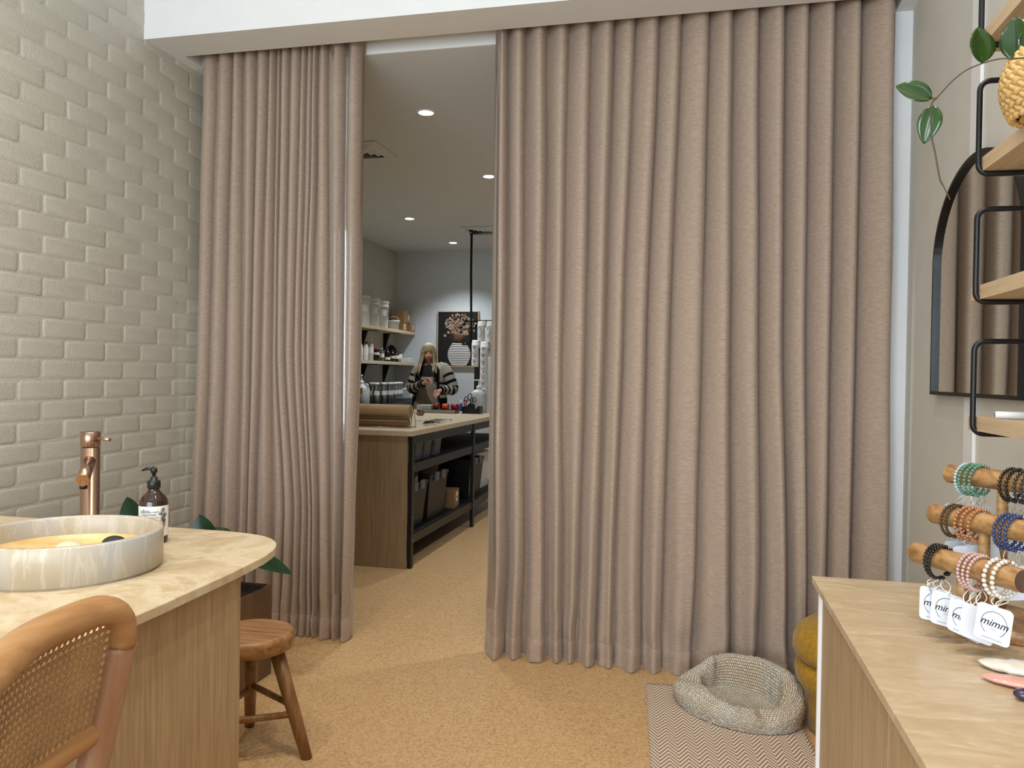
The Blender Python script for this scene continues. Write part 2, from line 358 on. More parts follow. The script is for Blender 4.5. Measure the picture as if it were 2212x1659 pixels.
for x, y, p, nm in ((.55, 1.2, 62, 'over the basin counter'), (1.25, 1.5, 66, 'above the bunched left curtain'), (2.5, 1.5, 70, 'above the wide right curtain'), (3.05, 1.1, 62, 'over the bracelet counter'), (1.8, .3, 45, 'over the aisle between the two counters')):
    downlight(x, y, 4.2, p, 'warm round downlight in the high shop ceiling '+nm, group='warm downlights in the shop ceiling', col=(1, .90, .78))
def vent(x0, y0, x1, y1, label):
    cx, cy = (x0+x1)/2, (y0+y1)/2; t = thing('ceiling_vent', label, 'vent', (cx, cy, CEIL)); hx, hy = (x1-x0)/2, (y1-y0)/2
    MB().box((-hx*.82, -hy*.82, -.002), (hx*.82, hy*.82, -.001)).build('duct_opening', M['black_matte'], t)
    def fr(k, wd, z0, z1, nm, mat):
        mb = MB(); ax, ay = hx*k, hy*k
        o_ = [(-ax, -ay), (ax, -ay), (ax, ay), (-ax, ay)]; i_ = [(-ax+wd, -ay+wd), (ax-wd, -ay+wd), (ax-wd, ay-wd), (-ax+wd, ay-wd)]
        vs = [(p[0], p[1], z0) for p in o_]+[(p[0], p[1], z1) for p in i_]; th = .003
        vs += [(p[0], p[1], z0+th) for p in o_]+[(p[0], p[1], z1+th) for p in i_]
        fs = [(i, 4+i, 4+(i+1) % 4, (i+1) % 4) for i in range(4)]+[(8+i, 8+(i+1) % 4, 12+(i+1) % 4, 12+i) for i in range(4)]+[(i, (i+1) % 4, 8+(i+1) % 4, 8+i) for i in range(4)]+[(4+i, 12+i, 12+(i+1) % 4, 4+(i+1) % 4) for i in range(4)]
        mb.add(vs, fs, 0, False); mb.build(nm, mat, t)
    fr(1.0, hx*.2, -.006, -.012, 'frame', M['ceiling'])
    for k in (.78, .6, .42, .24): fr(k, hx*.09, -.008, -.022, 'louvre', M['ceiling'])
vent(.02, 5.12, .47, 5.53, 'square louvred ceiling vent beside the left curtain')
vent(.12, 8.27, .62, 8.72, 'square louvred ceiling vent farther back above the hanging black pole')
# ------------------------------------------------------------------ curtains
def interp(zs, vals, z):
    n = len(zs)
    if z >= zs[0]: return vals[0]
    if z <= zs[-1]: return vals[-1]
    for i in range(n-1):
        if zs[i] >= z >= zs[i+1]:
            t = (zs[i]-z)/(zs[i]-zs[i+1]); t = t*t*(3-2*t)*.5+t*.5; return vals[i]+(vals[i+1]-vals[i])*t
def curtain(name, label, zs, rows, Y0, top, seed, strips, ns=14, nz=100, skew=1.25, ampk=.62, pw=.6, lean=.12):
    rr = random.Random(seed); nf = len(rows[0])-1
    ph = [rr.uniform(0, 6.28) for _ in range(nf)]; am = [rr.uniform(.8, 1.2) for _ in range(nf)]; am2 = [rr.random() for _ in range(nf)]
    def pt(i, t, z):
        a, b = interp(zs, [r[i] for r in rows], z), interp(zs, [r[i+1] for r in rows], z)
        wd = b-a; low = max(0, 1-z/1.3); A = min(.105, .045+wd*ampk*.55)*am[i]*(1-.12*low)
        s = sin(pi*t**skew); s = max(s, 0)**(pw*(.8+.45*am2[i]))
        y = Y0+.05-A*s-.018*low*s
        # secondary soft ripples that grow toward the hem
        y += low*min(1, wd/.1)*.012*sin(2*pi*t*2+ph[i]+z*1.2)*min(1, 4*t*(1-t)*1.3)
        y += .004*noise.noise(Vector((a*7, z*2.4, seed)))+.010*low*noise.noise(Vector(((a+wd*t)*9, z*3.1, seed)))
        hem = max(0, .42-z)/.42
        y += hem*.016*noise.noise(Vector(((a+wd*t)*16, z*9, seed+5)))
        x = a+wd*t+wd*lean*s*t+.004*noise.noise(Vector((i*3.1, z*1.5, seed)))+hem*.01*noise.noise(Vector((i*5.1, z*6, seed)))
        return x, y
    zl = [top-(top-.006)*(j/nz)**.95 for j in range(nz+1)]; mb = MB(); rings = []
    for z in zl:
        row = []
        for i in range(nf):
            for k in range(ns):
                x, y = pt(i, k/ns, z); row.append((x, y, z))
        x, y = pt(nf-1, .999, z); row.append((x, y, z)); rings.append(row)
    t = thing(name, label, 'curtain', (0, 0, 0))
    mb.grid(rings); o = mb.build('curtain_panel', M['curtain'], t); mod(o, 'SOLIDIFY', thickness=.0025, offset=1)
    hm = MB(); hr = []
    for z in (.112, .110, .06, .008):
        e = .0003 if z == .112 else .0012
        row = []
        for i in range(nf):
            for k in range(ns):
                x, y = pt(i, k/ns, z); x2, y2 = pt(i, (k+.5)/ns, z); dx, dy = x2-x, y2-y; L = sqrt(dx*dx+dy*dy)+1e-9
                row.append((x+dy/L*e, y-dx/L*e-.001, z))
        hr.append(row)
    hm.grid(hr); o = hm.build('hem', M['curtain'], t)
    for fa, fb in strips:
        sm = MB(); srs = []
        for z in zl[2:-8:3]:
            row = []
            i0 = int(fa); pts = []
            q = fa
            while q <= fb+1e-6:
                i = min(int(q), nf-1); x, y = pt(i, min(q-i, .999), z); pts.append((x, y)); q += 1/ns
            # sheet bridges the valleys: running average of the fabric surface, pushed forward
            for a in range(len(pts)):
                lo, hi = max(0, a-5), min(len(pts), a+6); ys = [p[1] for p in pts[lo:hi]]
                row.append((pts[a][0], min(pts[a][1], sum(ys)/len(ys))-.005, z))
            srs.append(row)
        sm.grid(srs); o = sm.build('clear_edge_sheet', M['vinyl'], t); o['label'] = 'clear glossy plastic sheet over the leading edge'
    return t
ZL = [2.99, 1.45, .64, 0.0]
LROWS = [[.087, .185, .28, .343, .418, .487, .529, .555, .607, .666, .697, .735, .764, .819, .915, 1.002],
         [.072, .162, .257, .354, .405, .461, .521, .55, .597, .644, .683, .714, .757, .844, .922, 1.007],
         [.044, .135, .241, .346, .4, .445, .543, .608, .66, .699, .733, .763, .797, .86, .928, .984],
         [.03, .116, .223, .326, .385, .438, .526, .591, .649, .695, .734, .768, .801, .877, .925, .978]]
curtain('curtain', 'taupe linen curtain bunched in tight folds against the brick wall', ZL, LROWS, 3.665, CEIL+.12, 3, [(13.25, 14.7)])
ZR = [2.99, 1.6, .49, 0.0]
RR1 = [1.684, 1.752, 1.836, 1.941, 2.044, 2.153, 2.258, 2.356, 2.463, 2.562, 2.683, 2.789, 2.898, 3.01, 3.11, 3.22, 3.327, 3.452]
RR2 = [1.684, 1.768, 1.85, 1.955, 2.039, 2.151, 2.241, 2.323, 2.428, 2.535, 2.678, 2.801, 2.921, 3.026, 3.119, 3.224, 3.328, 3.465]
RR3 = [1.682, 1.787, 1.873, 1.976, 2.056, 2.137, 2.226, 2.301, 2.423, 2.523, 2.667, 2.819, 2.95, 3.064, 3.147, 3.227, 3.324, 3.473]
RR4 = [1.675, 1.775, 1.862, 1.982, 2.06, 2.125, 2.215, 2.30, 2.43, 2.52, 2.65, 2.825, 2.94, 3.07, 3.15, 3.23, 3.32, 3.47]
curtain('curtain', 'wide taupe linen curtain drawn across to the white jamb on the right', ZR, [RR1, RR2, RR3, RR4], 3.665, CEIL+.12, 11, [(0.22, .9)], ns=20, skew=1.6, pw=.72, ampk=.85, lean=.2)
# ------------------------------------------------------------------ left counter
CT = .87
def arc(cx, cy, r, a0, a1, n=10): return [(cx+r*cos(radians(a0+(a1-a0)*i/n)), cy+r*sin(radians(a0+(a1-a0)*i/n))) for i in range(n+1)]
lc = thing('counter', 'pale oak panelled counter under the travertine basin on the left', 'counter')
poly = [(.012, .25), (1.60, .25)]+arc(1.395, 1.90, .2, 0, 100, 14)[0:]
poly = [(.012, .25), (1.60, .25), (1.597, 1.4), (1.586, 1.68), (1.572, 1.84)]+smoothpath([(1.572, 1.84, 0), (1.548, 1.935, 0), (1.505, 2.015, 0), (1.435, 2.072, 0), (1.33, 2.1, 0), (1.2, 2.105, 0)], 4)[1:]+[(.012, 2.105)]
poly = [(p[0], p[1]) for p in poly]
tp = MB().rings([[(p[0], p[1], CT-.02) for p in poly], [(p[0], p[1], CT-.0015) for p in poly], [(p[0]-.0012 if p[0] > .5 else p[0], p[1]-.0012 if p[1] > .5 else p[1], CT) for p in poly]], smooth=False).build('worktop', M['stone_top'], lc)
tp['label'] = 'cream stone top with a rounded far corner'
MB().box((.014, 1.27, 0), (1.553, 1.765, CT-.02), bev=.0015).build('cabinet_body', M['oak'], lc)
MB().box((.014, .27, 0), (1.553, .31, CT-.02), bev=.0015).build('end_panel', M['oak'], lc)
# ------------------------------------------------------------------ basin
bs = thing('basin', 'round ribless travertine vessel basin with a golden inside on the left counter', 'basin', (1.191, 1.598, CT))
Rb, Hb = .212, .092
MB().lathe([(Rb-.006, 0), (Rb-.004, .004), (Rb, .006), (Rb, Hb-.004), (Rb-.003, Hb), (Rb-.013, Hb), (Rb-.016, Hb-.005), (Rb-.017, .045)], n=72, cap=False).build('basin_wall', M['basin'], bs)
MB().lathe([(Rb-.016, .046), (Rb-.03, .030), (Rb-.06, .022), (.05, .018), (.02, .016)], n=72, cap=False).build('basin_floor', M['basin_in'], bs)
MB().lathe([(.001, .018), (.018, .018), (.021, .0175), (.021, .012)], n=24, cap=False).build('drain', M['copper'], bs)
def pebble(name, label, p, r, mat, grp=None, rz=0):
    mb = MB(); mb.blob((0, 0, 0), r, 20, 12); mb.v = [tuple(Vector(v)*(1+.04*noise.noise(Vector(v)*30))) for v in mb.v]
    o = mb.build(name, mat); o.location = p; o.rotation_euler = (0, 0, rz); tag(o, label, 'stone', grp); return o
q = px(150, 1181, 2, CT+.05)
pebble('pebble', 'smooth cream pebble lying in the basin', (q.x, q.y, CT+.046), (.034, .028, .017), M['cream_stone'])
q = px(247, 1172, 2, CT+.05)
pebble('pebble', 'dark grey pebble lying in the basin', (q.x, q.y, CT+.046), (.032, .026, .021), M['dark_stone'])
# ------------------------------------------------------------------ tap
tpos = px(195, 1000, 1, 1.93)
tap = thing('tap', 'tall brushed copper basin mixer standing behind the basin', 'tap', (tpos.x, 1.93, CT))
ztop = px(195, 932, 1, 1.93).z-CT; rt = .0255
MB().lathe([(rt+.004, 0), (rt+.004, .006), (rt, .007), (rt, ztop-.046), (rt-.0015, ztop-.045)], n=36).build('body', M['copper'], tap)
MB().lathe([(rt-.001, ztop-.043), (rt+.0005, ztop-.042), (rt+.0005, ztop-.002), (rt-.002, ztop)], n=36).build('handle_cap', M['copper'], tap)
MB().tube([(.015, -.004, ztop-.024), (.045, -.010, ztop-.018), (.078, -.016, ztop-.020)], .0045, 12).build('lever', M['copper'], tap)
sp = px(181, 1006, 1, 1.80); sd = Vector((sp.x-tpos.x, 1.80-1.93, sp.z-CT))
sd = Vector((.085, -.124, ztop-.122))
MB().tube([(0, 0, ztop-.078), sd], .0165, 24).build('spout', M['copper'], tap)
MB().tube([sd+Vector((-.009, .013, -.012)), sd+Vector((-.009, .013, -.024))], .010, 16).build('aerator', M['black'], tap)
# ------------------------------------------------------------------ soap bottle
bp_ = px(331, 1170, 2, CT)
sb = thing('soap_bottle', 'amber glass pump bottle with a white floral label beside the basin', 'bottle', (bp_.x, bp_.y, CT)); rb = .0385
MB().lathe([(rb-.006, 0), (rb-.001, .003), (rb, .008), (rb, .105), (rb-.002, .117), (rb-.008, .128), (rb-.017, .137), (.0165, .142), (.015, .146), (.015, .152)], n=40).build('glass_body', M['amber'], sb)
fwd = Vector((CX-bp_.x, CY-bp_.y)).normalized(); aw = math.atan2(fwd.y, fwd.x)
def cylp(u, z, r): a = aw+u/r; return (r*cos(a), r*sin(a), z)     # u: metres along the label, + is to the right as seen
lb = MB().grid([[cylp(-.052+.104*j/30, z, rb+.0006) for j in range(31)] for z in (.020, .104)]).build('label', M['label'], sb)
def on_cyl(vs, u0, z0, r): return [cylp(u0+v[0], z0+v[1], r) for v in vs]
for txt, sz, u, z, mt in (('ubic', .016, -.024, .091, 'ink'), ('skin expert', .0062, .0, .089, 'ink'), ('Hand Wash', .0075, -.012, .081, 'ink'), ('lemon myrtle', .0048, .0, .073, 'grey_ink'), ('300ml', .0048, -.016, .034, 'grey_ink')):
    vs, fs = text_mesh(txt, sz); MB().add(on_cyl(vs, u, z, rb+.0011), fs, 0, False).build('lettering', M[mt], lb)
fl = MB(); rr = random.Random(4)
for cx_, cz_, s_ in ((.026, .094, .007), (.021, .083, .008), (.030, .079, .009), (.024, .068, .008), (.031, .062, .006), (.027, .050, .005)):
    for k in range(6):
        a = k*pi/3+rr.random(); pts = []
        for j in range(9):
            b = 2*pi*j/8; lx, ly = s_*.45+s_*.5*cos(b), s_*.22*sin(b); pts.append(cylp(cx_+lx*cos(a)-ly*sin(a), cz_+lx*sin(a)+ly*cos(a), rb+.0012))
        fl.tube(pts, .00035, 4)
    fl.tube([cylp(cx_, cz_-s_*.3, rb+.0012), cylp(cx_+.003, cz_-s_*1.2, rb+.0012), cylp(.026, .030, rb+.0012)], .0004, 4)
fl.build('flower_drawing', M['ink'], lb)
MB().lathe([(.0165, .150), (.0175, .151), (.0175, .169), (.016, .171), (.010, .172), (.010, .180), (.0055, .181), (.0045, .199)], n=28).build('pump_collar', M['black_plastic'], sb)
ph = MB().lathe([(.0045, .192), (.009, .193), (.009, .203), (.006, .207)], n=20)
ph.tube([(-.002, 0, .2045), (-.022, -.002, .2035), (-.034, -.004, .198)], [.0052, .0042, .003], 10, upv=(0, 0, 1)); ph.build('pump_head', M['black_plastic'], sb)
# ------------------------------------------------------------------ cane chair at the left counter
ch = thing('cane_chair', 'bent beech counter chair with a woven cane back at the left counter', 'chair', (1.58, .95, 0))
C0 = Vector((1.58, .95, 0)); P0 = Vector((1.674, 1.205, 0)); ddir = Vector((.29, -.956, 0)).normalized(); nrm = Vector((ddir.y, -ddir.x, 0))  # nrm toward the counter (-x)
if nrm.x > 0: nrm = -nrm
WB = .47
def B(s, z, o=0.0):
    """point of the back: s along the width, z height; leans back and bows"""
    lean = (z-.65)*-.13; bow = -.05*(1-(2*s/WB-1)**2)
    return P0+ddir*s-nrm*(-lean*0+bow*.9)+nrm*((.94-z)*.17)+Vector((0, 0, z-.014))+nrm*o-C0
rail_path = [B(.012, .63), B(.006, .72), B(.0, .82), B(.0, .885), B(.012, .925), B(.045, .949), B(.10, .958), B(WB/2, .962), B(WB-.10, .956), B(WB-.045, .949), B(WB-.012, .925), B(WB, .885), B(WB, .82), B(WB-.006, .72), B(WB-.012, .63)]
rp = smoothpath(rail_path, 6)
n1 = 6*3; n2 = len(rp)-n1
MB().tube(rp[n1-1:n2], .0285, 18, flat=.86, upv=(0, 0, 1)).build('top_rail', M['beech'], ch)
MB().tube([B(.02, .56, -.03)]+rp[:n1], [.022]+[.029]*n1, 18, flat=.9, upv=(0, 1, 0)).build('upright', M['beech_up'], ch)
MB().tube(rp[n2-1:]+[B(WB-.02, .56, -.03)], [.029]*(len(rp)-n2+1)+[.022], 18, flat=.9, upv=(0, 1, 0)).build('upright', M['beech_up'], ch)
MB().tube([B(s*WB, .718+.012*(2*s-1)**2) for s in [i/16 for i in range(17)]], .021, 16, flat=.8, upv=(0, 0, 1)).build('lower_rail', M['beech'], ch)
cm = MB(); s0, s1, z0, z1 = .012, WB-.012, .738, .950
def ribbon(fa, fb, off, n=26, wd=.0013):
    pa = [fa(i/n) for i in range(n+1)]
    top = []; 
    rows = [[], [], [], []]
    for i in range(n+1):
        s, z = pa[i]; s2, z2 = pa[min(i+1, n)]; s1_, z1_ = pa[max(i-1, 0)]; tx, tz = s2-s1_, z2-z1_; L = sqrt(tx*tx+tz*tz)+1e-9; ax, az = -tz/L*wd, tx/L*wd
        for r_, (kx, ko) in enumerate(((1, .0003), (-1, .0003), (-1, -.0003), (1, -.0003))): rows[r_].append(B(s+ax*kx, z+az*kx, off+ko))
    cm.rings([[rows[k][i] for k in range(4)] for i in range(n+1)], 0, True, True, smooth=False)
pt_ = .0137; ns_ = int((s1-s0)/pt_); nz_ = int((z1-z0)/pt_)
def topz(s): 
    e = min(s, WB-s); return .950-.05*max(0, 1-e/.045)**2
for i in range(ns_+1):
    s = s0+i*pt_
    for dlt in (-.0015, .0015): ribbon(lambda t, s=s, dlt=dlt: (s+dlt, z0+(topz(s)-z0)*t), 0, .0006 if dlt > 0 else -.0006, 10)
for j in range(nz_+1):
    z = z0+j*pt_
    for dlt in (-.0015, .0015): ribbon(lambda t, z=z, dlt=dlt: (s0+(s1-s0)*t, z+dlt), 0, .0004 if dlt > 0 else -.0004, 24)
import itertools
for sg in (1, -1):
    for i in range(-nz_-1, ns_+nz_+2):
        base = s0+(i+.5)*pt_
        def ln(t, base=base, sg=sg): return (base+sg*(z1-z0)*t, z0+(z1-z0)*t)
        ts = [t/40 for t in range(41) if s0 <= ln(t/40)[0] <= s1 and ln(t/40)[1] <= topz(ln(t/40)[0])]
        if len(ts) < 3: continue
        ta, tb = ts[0], ts[-1]; ribbon(lambda t, ta=ta, tb=tb: ln(ta+(tb-ta)*t), 0, .0011*sg, 12, .0012)
for i in range(ns_):
    for j in range(nz_+1):
        sc0, zc0 = s0+(i+.5)*pt_, z0+(j+.5)*pt_
        if zc0 > topz(sc0)+.004: continue
        vs_ = []
        for k in range(16):
            a = 2*pi*k/16; c_, n_ = cos(a), sin(a); m_ = max(abs(c_), abs(n_)); rh = .0040
            vs_.append((c_/m_*pt_/2, n_/m_*pt_/2)); vs_.append((c_*rh, n_*rh))
        cm.add([B(sc0+p[0], zc0+p[1], .0) for p in vs_], [(2*k, 2*((k+1) % 16), 2*((k+1) % 16)+1, 2*k+1) for k in range(16)], 0, False)
cm.build('cane_webbing', M['cane'], ch)
sc_ = P0+ddir*WB/2-nrm*.27-C0
a_ = math.atan2(ddir.y, ddir.x)
sm_ = MB()
def seat_ring(k, z): return [(sc_.x+k*(abs(cos(t))**.6*math.copysign(1, cos(t))*.225*cos(a_)-abs(sin(t))**.6*math.copysign(1, sin(t))*.225*sin(a_)), sc_.y+k*(abs(cos(t))**.6*math.copysign(1, cos(t))*.225*sin(a_)+abs(sin(t))**.6*math.copysign(1, sin(t))*.225*cos(a_)), z) for t in [2*pi*i/40 for i in range(40)]]
sm_.rings([seat_ring(.96, .60), seat_ring(1, .607), seat_ring(1, .628), seat_ring(.97, .636)]); sm_.build('seat', M['seat_red'], ch)
for k, (s, o) in enumerate(((.04, .06), (WB-.04, .06), (.05, .44), (WB-.05, .44))):
    a = P0+ddir*s-nrm*o-C0; b = P0+ddir*(s+(-.03 if s < .2 else .03))-nrm*(o+(.03 if o > .2 else -.05))-C0
    MB().tube([(a.x, a.y, .605), (b.x, b.y, .0)], [.019, .013], 12).build('leg', M['beech'], ch)
# ------------------------------------------------------------------ wooden stool
sp0 = px(544, 1363, 2, .43)
st = thing('stool', 'low round reclaimed wood stool tucked behind the left counter', 'stool', (sp0.x, sp0.y, 0)); Rs = .148
seat = MB()
seat.lathe([(Rs*.93, .372), (Rs*.99, .380), (Rs, .395), (Rs*1.0, .415), (Rs*.97, .428), (Rs*.9, .432)], n=48, sx=1.0)
seat.build('seat', M['teak_top'], st)
legs = []
for k in range(3):
    a = radians(2+120*k); t0 = Vector((cos(a)*.092, sin(a)*.092, .378)); t1 = Vector((cos(a)*.215, sin(a)*.215, 0)); legs.append((t0, t1))
    MB().tube([t0, t0.lerp(t1, .5), t1], [.026, .0235, .019], 12).build('leg', M['teak'], st)
for k in range(3):
    a0, a1 = legs[k]; b0, b1 = legs[(k+1) % 3]; f = .52+.04*k
    MB().tube([a0.lerp(a1, f), b0.lerp(b1, f)], .0125, 8, flat=.8).build('stretcher', M['teak'], st)
# ------------------------------------------------------------------ rubber plant in a planter behind the counter
pc = Vector((.70, 3.05, 0)); rp_ = thing('rubber_plant', 'dark glossy rubber plant rising from a brown planter behind the left counter', 'plant', pc)
pbx = MB(); hw = .13
pbx.prism([(-hw, -hw), (hw, -hw), (hw, hw), (-hw, hw)], 0, .40); pb = pbx.build('planter', M['plant_box'], rp_)
MB().prism([(-hw+.015, -hw+.015), (hw-.015, -hw+.015), (hw-.015, hw-.015), (-hw+.015, hw-.015)], .395, .403).build('soil', M['soil'], rp_)
def leaf_mesh(mb, base, tip, wd, nrm_, fold=.12, n=10, droop=.1, tipx=.08):
    base, tip = Vector(base), Vector(tip); ax = tip-base; L = ax.length; ax.normalize(); nv = Vector(nrm_); nv = (nv-ax*nv.dot(ax)).normalized(); sd_ = ax.cross(nv)
    rows = []
    for i in range(n+1):
        t = i/n; wv = wd*(sin(pi*min(1, t**.85))**.75)*(1 if t < 1 else 0)+.0004
        c = base+ax*L*t-nv*droop*L*(t*t)
        rows.append([c+sd_*wv*k+nv*abs(k)**1.3*wv*fold for k in (-1, -.66, -.33, 0, .33, .66, 1)])
    mb.grid(rows)
    mb.tube([base+ax*L*t-nv*droop*L*t*t+nv*.0004 for t in [i/6 for i in range(7)]], [wd*.035]*6+[wd*.01], 6)
fs_ = MB(); fs_.tube([(0, 0, .40), (-.02, .0, .55), (-.03, .01, .62), (-.04, 0, .66)], [.011, .010, .009, .007], 8); fs_.build('stem', M['vine'], rp_)
rr = random.Random(12)
# the leaves that show: right of the counter, above its far edge twice; the rest hidden behind the counter
def wl_(u, v, Y): return px(u, v, 1, Y)-pc
leaves = [((-.02, -.02, .58), wl_(630, 1223, 2.98), .055, (0, -.35, 1)), (wl_(452, 1200, 2.95), wl_(426, 1112, 2.95), .060, (.15, -.95, .2)),
          (wl_(300, 1160, 3.0), wl_(268, 1074, 3.0), .058, (.1, -.95, .2)), ((-.03, 0, .62), (-.2, .12, .66), .06, (0, 0, 1)), ((-.02, 0, .56), (.05, .22, .60), .06, (0, 0, 1)),
          ((-.02, 0, .52), (.10, -.22, .50), .058, (0, 0, 1)), ((-.04, 0, .58), (-.22, -.1, .55), .055, (0, 0, 1))]
for b_, t_, wd_, n_ in leaves:
    lm = MB(); leaf_mesh(lm, b_, t_, wd_, n_, droop=.12); lm.tube([(-.03, 0, .55), b_], .003, 5); lm.build('leaf', M['ficus'], rp_)
# ------------------------------------------------------------------ right counter
rc = thing('counter', 'pale oak counter with a tan stone top on the right holding the bracelet stand', 'counter')
MB().rings([[(2.94, -1.2, CT-.016), (WX-.002, -1.2, CT-.016), (WX-.002, 2.045, CT-.016), (2.94, 2.045, CT-.016)], [(2.94, -1.2, CT-.001), (WX-.002, -1.2, CT-.001), (WX-.002, 2.045, CT-.001), (2.94, 2.045, CT-.001)], [(2.941, -1.2, CT), (WX-.002, -1.2, CT), (WX-.002, 2.044, CT), (2.941, 2.044, CT)]], smooth=False).build('worktop', M['sand_top'], rc)
MB().box((2.962, 1.36, 0), (WX-.004, 2.03, CT-.016), bev=.001).build('cabinet_panel', M['oak'], rc)
MB().box((2.962, -1.2, 0), (WX-.004, 1.356, CT-.016), bev=.001).build('cabinet_panel', M['oak'], rc)
o = MB().box((2.954, 2.022, 0), (2.968, 2.034, CT-.016)).build('corner_trim', M['white_paint'], rc); o['label'] = 'thin white corner trim'
# ------------------------------------------------------------------ mustard pouf chair
mcx = px(1716, 1380, 1, 3.2).x+.245
mc = thing('pouf_seat', 'mustard velvet double-cushion pouf seat behind the right counter', 'seat', (mcx, 3.235, 0))
MB().lathe([(.17, 0), (.185, .01), (.188, .08), (.192, .15), (.20, .17)], n=48).build('base', M['mustard'], mc)
MB().lathe([(.18, .155), (.215, .168), (.232, .195), (.238, .228), (.234, .258), (.20, .275)], n=48).build('lower_cushion', M['mustard'], mc)
MB().lathe([(.20, .272), (.232, .282), (.246, .31), (.245, .345), (.230, .385), (.19, .413), (.12, .43), (.03, .433)], n=48).build('top_cushion', M['mustard'], mc)
# ------------------------------------------------------------------ rug
m = NM('zigzag_rug'); tc = m.n('ShaderNodeTexCoord'); se = m.n('ShaderNodeSeparateXYZ'); nz = m.noise(m.coords(), 3, 2)
m.l(tc.outputs['Object'], se.inputs[0])
tri = m.math('PINGPONG', se.outputs[0], .034); yy = m.math('ADD', se.outputs[1], m.math('MULTIPLY', tri, 1.7)); yy = m.math('ADD', yy, m.math('MULTIPLY', nz, .02))
stp = m.math('SINE', m.math('MULTIPLY', yy, 2*pi/.026)); st_ = m.ramp(m.math('MULTIPLY_ADD', stp, .5, .5), [(.40, srgb(142, 118, 98)), (.58, srgb(226, 210, 190))])
wv = m.noise(m.coords((500, 120, 100)), 1, 2); m.base(m.mix(m.math('MULTIPLY', wv, .22), st_, srgb(150, 128, 108))); m.set(Roughness=.95); m.bump(m.math('ADD', wv, m.math('MULTIPLY', stp, .4)), .5, .002); M['rug'] = m.m
ra, rb_, rc_ = px(1395, 1480, 2, 0), px(1405, 1659, 2, 0), px(1726, 1556, 2, 0)
ud = (rb_-ra).normalized(); sdv = Vector((-ud.y, ud.x, 0)); wr = (rc_-ra).dot(sdv); Lr = 1.15
rug = thing('rug', 'flat woven rug with a cream and brown zigzag pattern on the cork floor', 'rug', (ra.x, ra.y, 0), rz=math.atan2(sdv.y, sdv.x))
rows = []
for j in range(60):
    y = -Lr*j/59; row = []
    for i in range(30):
        x = wr*i/29; row.append((x+.004*noise.noise(Vector((0, y*9, 3))), y+.004*noise.noise(Vector((x*9, 0, 5))), .005+.0022*noise.noise(Vector((x*5, y*5, 0)))))
    rows.append(row)
o = MB().grid(rows).build('rug_weave', M['rug'], rug); mod(o, 'SOLIDIFY', thickness=.004, offset=-1)
fb = MB()
for y0_ in (0.004, -Lr):
    for i in range(140):
        x = wr*i/139; fb.tube([(x, y0_-.002, .004), (x+R_.uniform(-.002, .002), y0_+(.012 if y0_ > 0 else -.012), .0025)], .0009, 4)
fb.build('fringe', M['cord'], rug)['kind'] = 'stuff'
# ------------------------------------------------------------------ knitted cat bed
m = NM('knit_yarn'); 
tc = m.n('ShaderNodeTexCoord'); mp = m.n('ShaderNodeMapping'); m.l(tc.outputs['UV'], mp.inputs[0]); mp.inputs['Scale'].default_value = (1, 1, 1)
br = m.n('ShaderNodeTexBrick'); m.l(mp.outputs[0], br.inputs[0]); br.inputs['Scale'].default_value = 1; br.inputs['Brick Width'].default_value = .0105; br.inputs['Row Height'].default_value = .0085; br.inputs['Mortar Size'].default_value = .0022; br.inputs['Mortar Smooth'].default_value = 1.0
nf_ = m.noise(m.coords((110, 110, 110)), 1, 4, .8); nl = m.noise(m.coords((5, 5, 5)), 1, 3)
c = m.ramp(nf_, [(.3, srgb(206, 192, 164)), (.7, srgb(255, 250, 238))]); c = m.mix(m.math('MULTIPLY', br.outputs['Fac'], .5), c, srgb(130, 112, 90)); c = m.mix(m.ramp(nl, [(.45, (0, 0, 0, 1)), (.7, (.45, .45, .45, 1))]), c, srgb(190, 152, 100))
m.base(c); m.set(Roughness=.95); inv = m.math('SUBTRACT', 1.0, br.outputs['Fac']); m.bump(m.math('ADD', inv, m.math('MULTIPLY', nf_, .5)), .9, .006); M['knit'] = m.m
bc = px(1597, 1512, 2, .0); bd = thing('cat_bed', 'slumped chunky knitted cream pet bed lying on the zigzag rug', 'pet bed', (bc.x-.018, bc.y-.125, .011))
